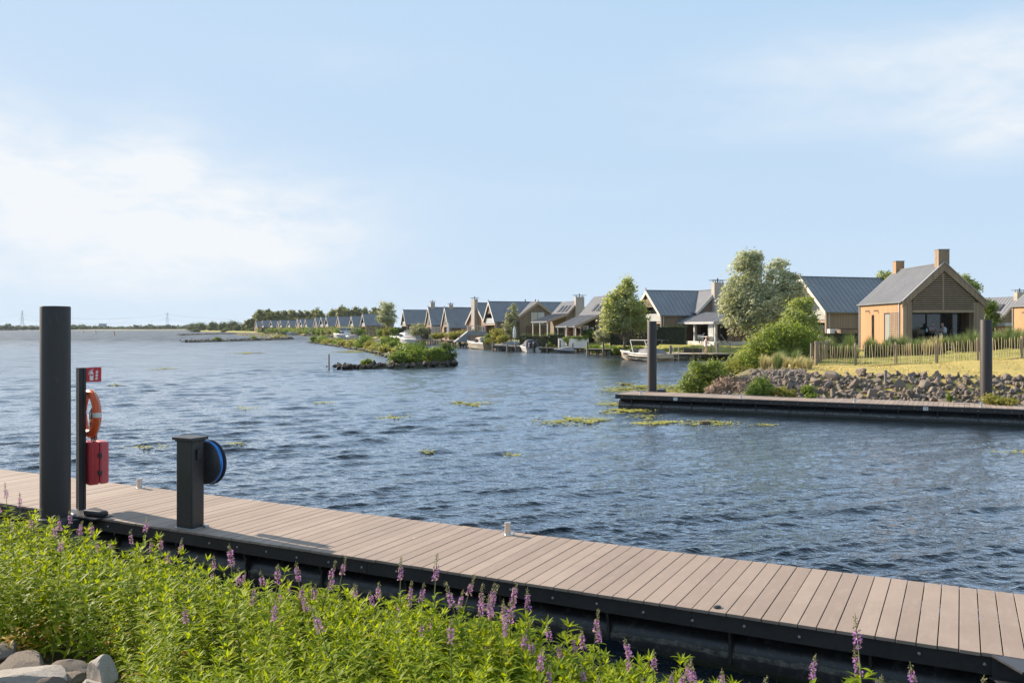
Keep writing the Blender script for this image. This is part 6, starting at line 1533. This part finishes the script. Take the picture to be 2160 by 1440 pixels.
def ltop(px):
    if px<150: return 689+1.5*math.sin(px*.2)-3*math.exp(-((px-10)/25)**2)
    if px<250: return 690-4*math.exp(-((px-162)/20)**2)
    if px<272: return 694
    return 688-1.5*math.sin(px*.13)-1.5*math.sin(px*.31)
woods('far_woods',-260,480,5.5,1540,ltop,M['far_leaf'],'low line of trees on the far shore',2,2.6,2000,base=2.6)
# distant building, pylons, portal
tb_=empty('distant_building',(XZ(217,2300),2300,4),0,'blue-grey block standing above the trees of the far shore','building')
m=MB(); m.bx(-7.5,7.5,-6,6,0,11.5); m.build('wall',mat('blue_grey_panels',(.22,.27,.33),.7,0,.1,.3),tb_); m=MB(); m.bx(-7.6,7.6,-6.1,6.1,11.5,12.6); m.build('roof',M['zinc_light'],tb_)
msteel=mat('pylon_steel',(.30,.29,.28),.6,.2,.1,.1)
def pylon(px,Y,top,lab,arms):
    k=Y/F; h=HE-(top-HZ)*k; e=empty('pylon',(XZ(px,Y),Y,3),R(20),lab,'pylon','power pylons on the far shore'); m=MB(); W=lambda z: 4.6*(1-z/h)**1.15+.7
    zs=[0,.2,.38,.53,.66,.77,.86,.94,1.0]; r=.28
    cs=lambda z:[(sx*W(z),sy*W(z),z) for sx,sy in ((-1,-1),(1,-1),(1,1),(-1,1))]
    for a,b in zip(zs[:-1],zs[1:]):
        A,B=cs(a*h),cs(b*h)
        for i in range(4): m.bar(A[i],B[i],r*1.4); m.bar(A[i],B[(i+1)%4],r*.8); m.bar(A[(i+1)%4],B[i],r*.8); m.bar(B[i],B[(i+1)%4],r*.8)
    m.build('lattice',msteel,e)
    for f,w_ in arms:
        q=MB()
        for s in (-1,1):
            for sy in (-.6,.6): q.bar((0,sy,f*h),(s*w_,0,f*h+1.2),r); q.bar((0,sy,f*h+2.2),(s*w_,0,f*h+1.2),r)
            q.bar((s*w_,0,f*h+1.2),(s*w_,0,f*h-1.6),.3)
        q.build('cross_arm',msteel,e)
    q=MB()
    for f,w_ in arms[:2]:
        for s in (-1,1):
            for dr in (-1,1):
                pts=[]
                for i in range(15):
                    u=i/14; pts.append((s*w_,0,f*h-1.6)); pts[-1]=Matrix.Rotation(R(-20),3,'Z')@Vector((s*w_*math.cos(R(20))+dr*330*u,u*60,f*h-1.6-17*4*u*(1-u)*.55-u*6))
                q.tube(pts,.075,4)
    q.build('power_line',msteel,e)
pylon(353,2450,662,'nearer lattice pylon rising above the far trees, left of the wood',[(.62,9),(.93,6)])
pylon(47,2750,657,'lattice pylon far left on the horizon beside the tall pile',[(.55,7),(.78,6),(.95,4)])
e=empty('line_portal',(XZ(503,1000),1000,1.5),0,'thin portal mast above the trees beyond the distant row','mast'); m=MB()
for s in (-1,1): m.bar((s*4,0,0),(s*4,0,8.3),.55)
m.bar((-4.5,0,8.4),(4.5,0,8.4),.6); m.build('frame',msteel,e)

# ------------------------------------------------------------------ flowering plants and stones on the near bank
mlf=bpy.data.materials.new('woundwort_leaves'); t=NT(mlf)
oi=t.n('ShaderNodeObjectInfo'); n1=t.noise(2.0,2,.5)
cc=t.mix(t.island(),(.095,.175,.006),(.23,.31,.008)); cc=t.mix(t.math('MULTIPLY',oi.outputs['Random'],.55),cc,(.29,.33,.012)); 
yl=t.math('GREATER_THAN',t.island(),.965); cc=t.mix(t.math('MULTIPLY',yl,.75),cc,(.36,.27,.04))
tr2=t.n('ShaderNodeBsdfTranslucent'); t.l(t.mix(.5,cc,(.60,.68,.01)),tr2.inputs[0]); mx=t.n('ShaderNodeMixShader'); mx.inputs[0].default_value=.45
t.l(t.prin(cc,.55,0,None,.2),mx.inputs[1]); t.l(tr2.outputs[0],mx.inputs[2]); t.out(mx.outputs[0])
mstem=mat('woundwort_stem',(.15,.16,.05),.6,0,.25,8)
mfl=leaf_mat('purple_florets',(.34,.13,.44),(.54,.27,.64),None,.35,.6,3); mbud=leaf_mat('grey_green_buds',(.22,.20,.13),(.34,.30,.20),None,.25,.7,3)
def leaf_strip(V,Qs,base,dir_,up,L,W,droop,rg):
    """curved lance-shaped blade folded along its midrib: 4 sections of 3 points"""
    b=len(V); side=np.cross(dir_,up); side/=np.linalg.norm(side); p=base.copy(); d=dir_.copy()
    prof=[.16,.85,1.0,.62,.0]
    for i,w_ in enumerate(prof):
        nrm=np.cross(side,d)
        V.append(p-side*W*.5*w_+nrm*W*.16*w_); V.append(p.copy()); V.append(p+side*W*.5*w_+nrm*W*.16*w_)
        d=d+np.array([0,0,-droop])/4; d/=np.linalg.norm(d); p=p+d*L/4
    for i in range(4):
        q=b+i*3; Qs.append((q,q+3,q+4,q+1)); Qs.append((q+1,q+4,q+5,q+2))
def make_plant(seed,H,flower,lean):
    rg=np.random.default_rng(seed); V=[];Q=[]; m=MB()
    la=rg.uniform(0,6.28); ax=lambda z: np.array([lean*math.cos(la)*(z/H)**2,lean*math.sin(la)*(z/H)**2,z])
    top=H*(.80 if flower else .97)
    m.tube([tuple(ax(z)) for z in np.linspace(-.05,H*(.97 if flower else .95),7)],[.0042,.004,.0038,.0034,.003,.0024,.0015],5)
    z=H*.16; ph=rg.uniform(0,6.28); k=0
    while z<top:
        f=z/H; L=.128*(1-.42*f)*rg.uniform(.8,1.2); 
        if f>.86: L*=.78
        el=.30+.75*max(0,f-.45)*1.3+rg.uniform(-.45,.35)
        for s in (0,math.pi):
            a=ph+s+rg.uniform(-.45,.45); d=np.array([math.cos(a)*math.cos(el),math.sin(a)*math.cos(el),math.sin(el)])
            leaf_strip(V,Q,ax(z),d,np.array([0,0,1.0]),L,L*rg.uniform(.20,.29),rg.uniform(.5,1.3)*(1.1-.6*f),rg)
            if .3<f<.75 and rg.random()<.75:          # side shoot
                for j in range(3):
                    aa=a+(j-1)*.6; dd=np.array([math.cos(aa)*.7,math.sin(aa)*.7,.7]); leaf_strip(V,Q,ax(z)+d*.012,dd,np.array([0,0,1.0]),L*.55,L*.15,.6,rg)
        ph+=math.pi/2+rg.uniform(-.15,.15); z+=.043*(1.15-.45*f)*rg.uniform(.85,1.15); k+=1
    if not flower:
        for j in range(6):
            a=ph+j*1.05; q_=rg.uniform(.3,.9); d=np.array([math.cos(a)*q_,math.sin(a)*q_,.8]); d/=np.linalg.norm(d); leaf_strip(V,Q,ax(H*.95),d,np.array([math.cos(a),math.sin(a),.2]),rg.uniform(.04,.07),.012,.35,rg)
    sv=m.v; sf=m.f; b=len(V)
    allv=[tuple(v) for v in V]+sv; me=bpy.data.meshes.new('woundwort_plant'); me.from_pydata(allv,[],[tuple(q) for q in Q]+[tuple(b+i for i in f) for f in sf])
    me.materials.append(mlf); me.materials.append(mstem); me.polygons.foreach_set('material_index',[0]*len(Q)+[1]*len(sf)); me.polygons.foreach_set('use_smooth',[True]*len(me.polygons)); me.update()
    fm=None
    if flower:
        fv=[];fq=[];mi=[]
        z=H*.855; n=0
        while z<H*.96:
            f=(z-H*.855)/(H*.105); r=.0100*(1.15-.7*f); open_=f<.62+rg.uniform(-.1,.1)
            for j in range(7 if open_ else 6):
                a=2*math.pi*j/8+n*.4+rg.uniform(-.2,.2); c=ax(z)+np.array([math.cos(a),math.sin(a),rg.uniform(-.2,.25)])*r
                for w_ in range(2 if open_ else 1):
                    u=unit(rg.normal(size=3)+np.array([math.cos(a),math.sin(a),.1])*1.0); s_=unit(np.cross(u,rg.normal(size=3))); q=.0070*rg.uniform(.7,1.3)*(1 if open_ else .7); b=len(fv)
                    fv+= [tuple(c-s_*q*.5),tuple(c+u*q-s_*q*.7),tuple(c+u*q*1.5),tuple(c+u*q+s_*q*.7)]; fq.append((b,b+1,b+2,b+3)); mi.append(0 if open_ and rg.random()<.8 else 1)
            z+=.0130*(1.2-.55*f); n+=1
        fm=bpy.data.meshes.new('flower_spike'); fm.from_pydata(fv,[],fq); fm.materials.append(mfl); fm.materials.append(mbud); fm.polygons.foreach_set('material_index',mi); fm.update()
    return me,fm
PLN=[make_plant(400+i,.80+.03*(i%4),False,.05+.04*(i%3)) for i in range(7)]
PFL=[make_plant(420+i,.92+.04*(i%4),True,.03+.05*(i%4)) for i in range(7)]
rr=random.Random(2024)
def plant_h(tt,dd):
    """height factor along the band: t runs along the water, d towards the camera"""
    f=1.09-.10*dd+.05*math.exp(-((tt-5)/.7)**2)
    f-= .30*math.exp(-((tt-3.75)/.38)**2)*math.exp(-(dd/.5)**2)
    f+= .05*math.sin(tt*2.3)+.04*math.sin(tt*5.1+1)
    return f
def bpos(tt,dd): p=BL0+BD*tt+BN*dd; return p[0],p[1],float(bank_h(p[0],p[1]))
cnt={'f':0,'l':0}; spots=[]
def rocky(x,y): return (x/y<-.445 and y<5.7 and (x+1.95)*-.55+5.05>y)
# flowering stems: mostly along the water's edge of the band
nf=0; tries=0
while nf<150 and tries<4000:
    tries+=1; tt=rr.uniform(-1.0,9.2) if rr.random()<.6 else rr.uniform(4.3,8.8); dd=abs(rr.gauss(0,.38)) if rr.random()<.72 else rr.uniform(.2,2.2)
    if 3.35<tt<4.05 and dd<.35 and rr.random()<.7: continue
    if tt<4.6 and dd>.5 and rr.random()<.55: continue
    x,y,z=bpos(tt,dd)
    if rocky(x,y): continue
    if any((x-a)**2+(y-b)**2<.06**2 for a,b in spots): continue
    spots.append((x,y)); me,fm=PFL[rr.randrange(7)]; s=plant_h(tt,dd)*rr.uniform(.80,1.12); rz=rr.uniform(0,6.28)
    o=link_mesh('woundwort_plant',me,None,(x,y,z)); o.rotation_euler=(rr.gauss(0,.07),rr.gauss(0,.07),rz); o.scale=(s,s,s)
    tag(o,'stem with a purple flower spike in the plant bed before the near dock','flowering plant','purple flowering stems of the near bank')
    c=link_mesh('flower_spike',fm,o); nf+=1
nl=0; tries=0
while nl<194 and tries<6000:
    tries+=1; tt=rr.uniform(-1.0,8.8); dd=rr.uniform(-.15,1.5)*rr.uniform(.3,1)
    x,y,z=bpos(tt,dd)
    if rocky(x,y) or any((x-a)**2+(y-b)**2<.07**2 for a,b in spots): continue
    spots.append((x,y)); me,_=PLN[rr.randrange(7)]; s=plant_h(tt,dd)*rr.uniform(.82,1.08)
    o=link_mesh('leafy_plant',me,None,(x,y,z)); o.rotation_euler=(rr.gauss(0,.09),rr.gauss(0,.09),rr.uniform(0,6.28)); o.scale=(s*1.1,s*1.1,s)
    tag(o,'leafy green stem without flowers in the plant bed before the near dock','leafy plant','flowerless leafy stems of the near bank'); nl+=1
# the rest of the bed as one mass
def merged(name,n,fun,label,seed,scl):
    rg=random.Random(seed); Vs=[];Qs=[];b=0; cache=[]
    for me,_ in PLN:
        v=np.empty(len(me.vertices)*3,np.float32); me.vertices.foreach_get('co',v); v=v.reshape(-1,3); q=np.array([p.vertices[:] for p in me.polygons if p.material_index==0]); used=q.max()+1; cache.append((v[:used],q))
    i=0
    while i<n:
        r=fun(rg)
        if r is None: continue
        x,y,z,s=r; v,q=cache[rg.randrange(len(cache))]
        A=np.array(Matrix.Rotation(rg.gauss(0,.12),3,'X')@Matrix.Rotation(rg.gauss(0,.12),3,'Y')@Matrix.Rotation(rg.uniform(0,6.28),3,'Z'))
        Vs.append((v*np.array([s*scl,s*scl,s]))@A.T+np.array([x,y,z])); Qs.append(q+b); b+=len(v); i+=1
    me=np_mesh(name,np.concatenate(Vs),np.concatenate(Qs),mlf,smooth=True); return tag(link_mesh(name,me),label,'undergrowth',kind='stuff')
def fun(rg):
    tt,dd=(rg.uniform(-2.6,10.2),rg.uniform(-.1,3.3)) if rg.random()<.8 else (rg.uniform(4.2,9.0),rg.uniform(-.25,.7))
    x,y,z=bpos(tt,dd)
    if rocky(x,y) or (x*x+(y-.3)**2<3.3**2) or abs(x)>.75*y+1.2: return None
    return x,y,z,plant_h(tt,dd)*rg.uniform(.62,.97)*(1 if dd<1.6 else .86)
merged('undergrowth',2550,fun,'dense leafy undergrowth of the plant bed',5,1.12)
# stalk standing up alone at the right end of the bed
for px,py,s,k in [(1893,1440,1.05,2),(1700,1440,1.0,4),(1950,1446,.95,5),(1640,1436,.98,1)]:
    Y=4.55; x=XZ(px,Y); d=(np.array([x,Y])-BL0)@BN; z=float(bank_h(x,Y)); o=link_mesh('woundwort_plant',PFL[k][0],None,(x,Y,max(z,.0)),rr.uniform(0,6)); o.scale=(s,s,s)
    tag(o,'stem with a purple flower spike in the plant bed before the near dock','flowering plant','purple flowering stems of the near bank'); link_mesh('flower_spike',PFL[k][1],o)
# dry stalks
ms=mat('dry_stalk',(.36,.29,.19),.8,0,.2,6)
for i in range(34):
    tt,dd=(rr.uniform(4.6,6.6),rr.uniform(.9,1.5)) if i<22 else (rr.uniform(-.6,2.5),rr.uniform(1.5,2.1))
    x,y,z=bpos(tt,dd); h=rr.uniform(.35,.62)*(1 if i<22 else .6); m=MB(); lx,ly=rr.gauss(0,.10),rr.gauss(0,.10); m.tube([(0,0,0),(lx*.4,ly*.4,h*.6),(lx,ly,h)],[.003,.0026,.0015],5)
    o=m.build('dry_stalk',ms); o.location=(x,y,z); tag(o,'thin dry straw stalk between the green leaves of the near bank','dry stalk','dry stalks of the near bank')
# orange-yellow weeds at the stones
mor=leaf_mat('orange_leaves',(.42,.17,.03),(.50,.32,.04),(.32,.30,.05),.4)
for px,py,sz,lab in [(360,1408,.10,'plant with orange-yellow leaves at the bottom edge right of the stones'),(90,1325,.07,'orange-tinged weed above the dark stones'),(40,1352,.08,'rust-coloured weed at the left edge above the stones'),(255,1350,.07,'small orange weed behind the upright grey stone')]:
    p=G(px,py+22,.95); V=[];Q=[]; rg=np.random.default_rng(int(px))
    for i in range(26):
        a=rg.uniform(0,6.28); el=rg.uniform(.0,1.1); b0=np.array([rg.normal()*.05,rg.normal()*.05,rg.uniform(.02,.16)]); leaf_strip(V,Q,b0,np.array([math.cos(a)*math.cos(el),math.sin(a)*math.cos(el),math.sin(el)]),np.array([0,0,1.0]),sz*rg.uniform(.6,1.2),sz*.32,1.0,rg)
    o=link_mesh('orange_weed',np_mesh('orange_weed',V,Q,mor),None,(p.x,p.y,p.z-.02)); tag(o,lab,'weed')
# foreground stones, bottom left
ST=[]
for k in range(6):
    me=rock_mesh(310+k,4); me.materials.append(mr2 if k%2==0 else mr1); ST.append(me)
def stone(px,py,Y,sx,sy,sz_,k,rot,lab):
    p=P(px,py,Y); o=link_mesh('stone',ST[k],None,p); o.rotation_euler=rot; o.scale=(sx,sy,sz_*.82); o.location.z-=.03; tag(o,lab,'stone')
stone(48,1428,4.75,.26,.20,.115,0,(.1,.05,.3),'large pale stone at the bottom left corner')
stone(60,1392,5.15,.24,.18,.10,1,(0,.1,2.1),'brown flat stone behind the large pale one')
stone(140,1403,5.05,.16,.10,.065,3,(.0,.0,.2),'long dark brown stone in the second row')
stone(222,1418,4.75,.115,.12,.155,2,(.1,.25,.8),'upright grey striped stone at the right end of the stones')
stone(192,1442,4.55,.15,.12,.09,4,(.2,.1,1.9),'pale wedge stone leaning on the upright grey one')
stone(145,1424,4.85,.13,.09,.05,5,(.05,.1,.5),'brown stone between the pale corner stone and the wedge')
stone(110,1436,4.7,.09,.08,.05,1,(.4,.1,1.2),'small dark stone in the gap of the front row')
stone(62,1407,4.95,.05,.05,.03,3,(.2,.3,.2),'small brown cobble on top of the flat stone')
stone(130,1446,4.5,.06,.05,.035,4,(0,.2,2.6),'small pale pebble at the bottom edge')
stone(12,1366,5.5,.13,.10,.06,5,(.2,.0,1.0),'half-buried brown stone at the left edge under the weeds')
stone(-60,1440,4.7,.25,.2,.13,2,(.3,.1,2.2),'pale stone just outside the left edge')
stone(330,1452,4.6,.12,.09,.05,1,(.1,.1,.4),'brown stone under the orange weed')
pts=[]
for _ in range(260):
    px=rr.uniform(-120,330); Y=rr.uniform(4.2,5.5); x=XZ(px,Y)
    if rocky(x,Y): pts.append((x,Y,float(bank_h(x,Y))+.01))
rubble('bank_gravel',pts,.02,.055,mr1,'small stones and grit between the foreground stones',9)


# ------------------------------------------------------------------ hazy air over the lake
mh=bpy.data.materials.new('hazy_air'); t=NT(mh)
pv_=t.n('ShaderNodeVolumePrincipled'); pv_.inputs['Color'].default_value=(.80,.89,1,1); pv_.inputs['Density'].default_value=HAZE; pv_.inputs['Anisotropy'].default_value=0.0
o=t.n('ShaderNodeOutputMaterial'); t.l(pv_.outputs[0],o.inputs[1])
m=MB(); m.bx(-9000,9000,-60,9000,-4,75); tag(m.build('haze',mh),'thin pale haze over the lake','haze',kind='stuff')
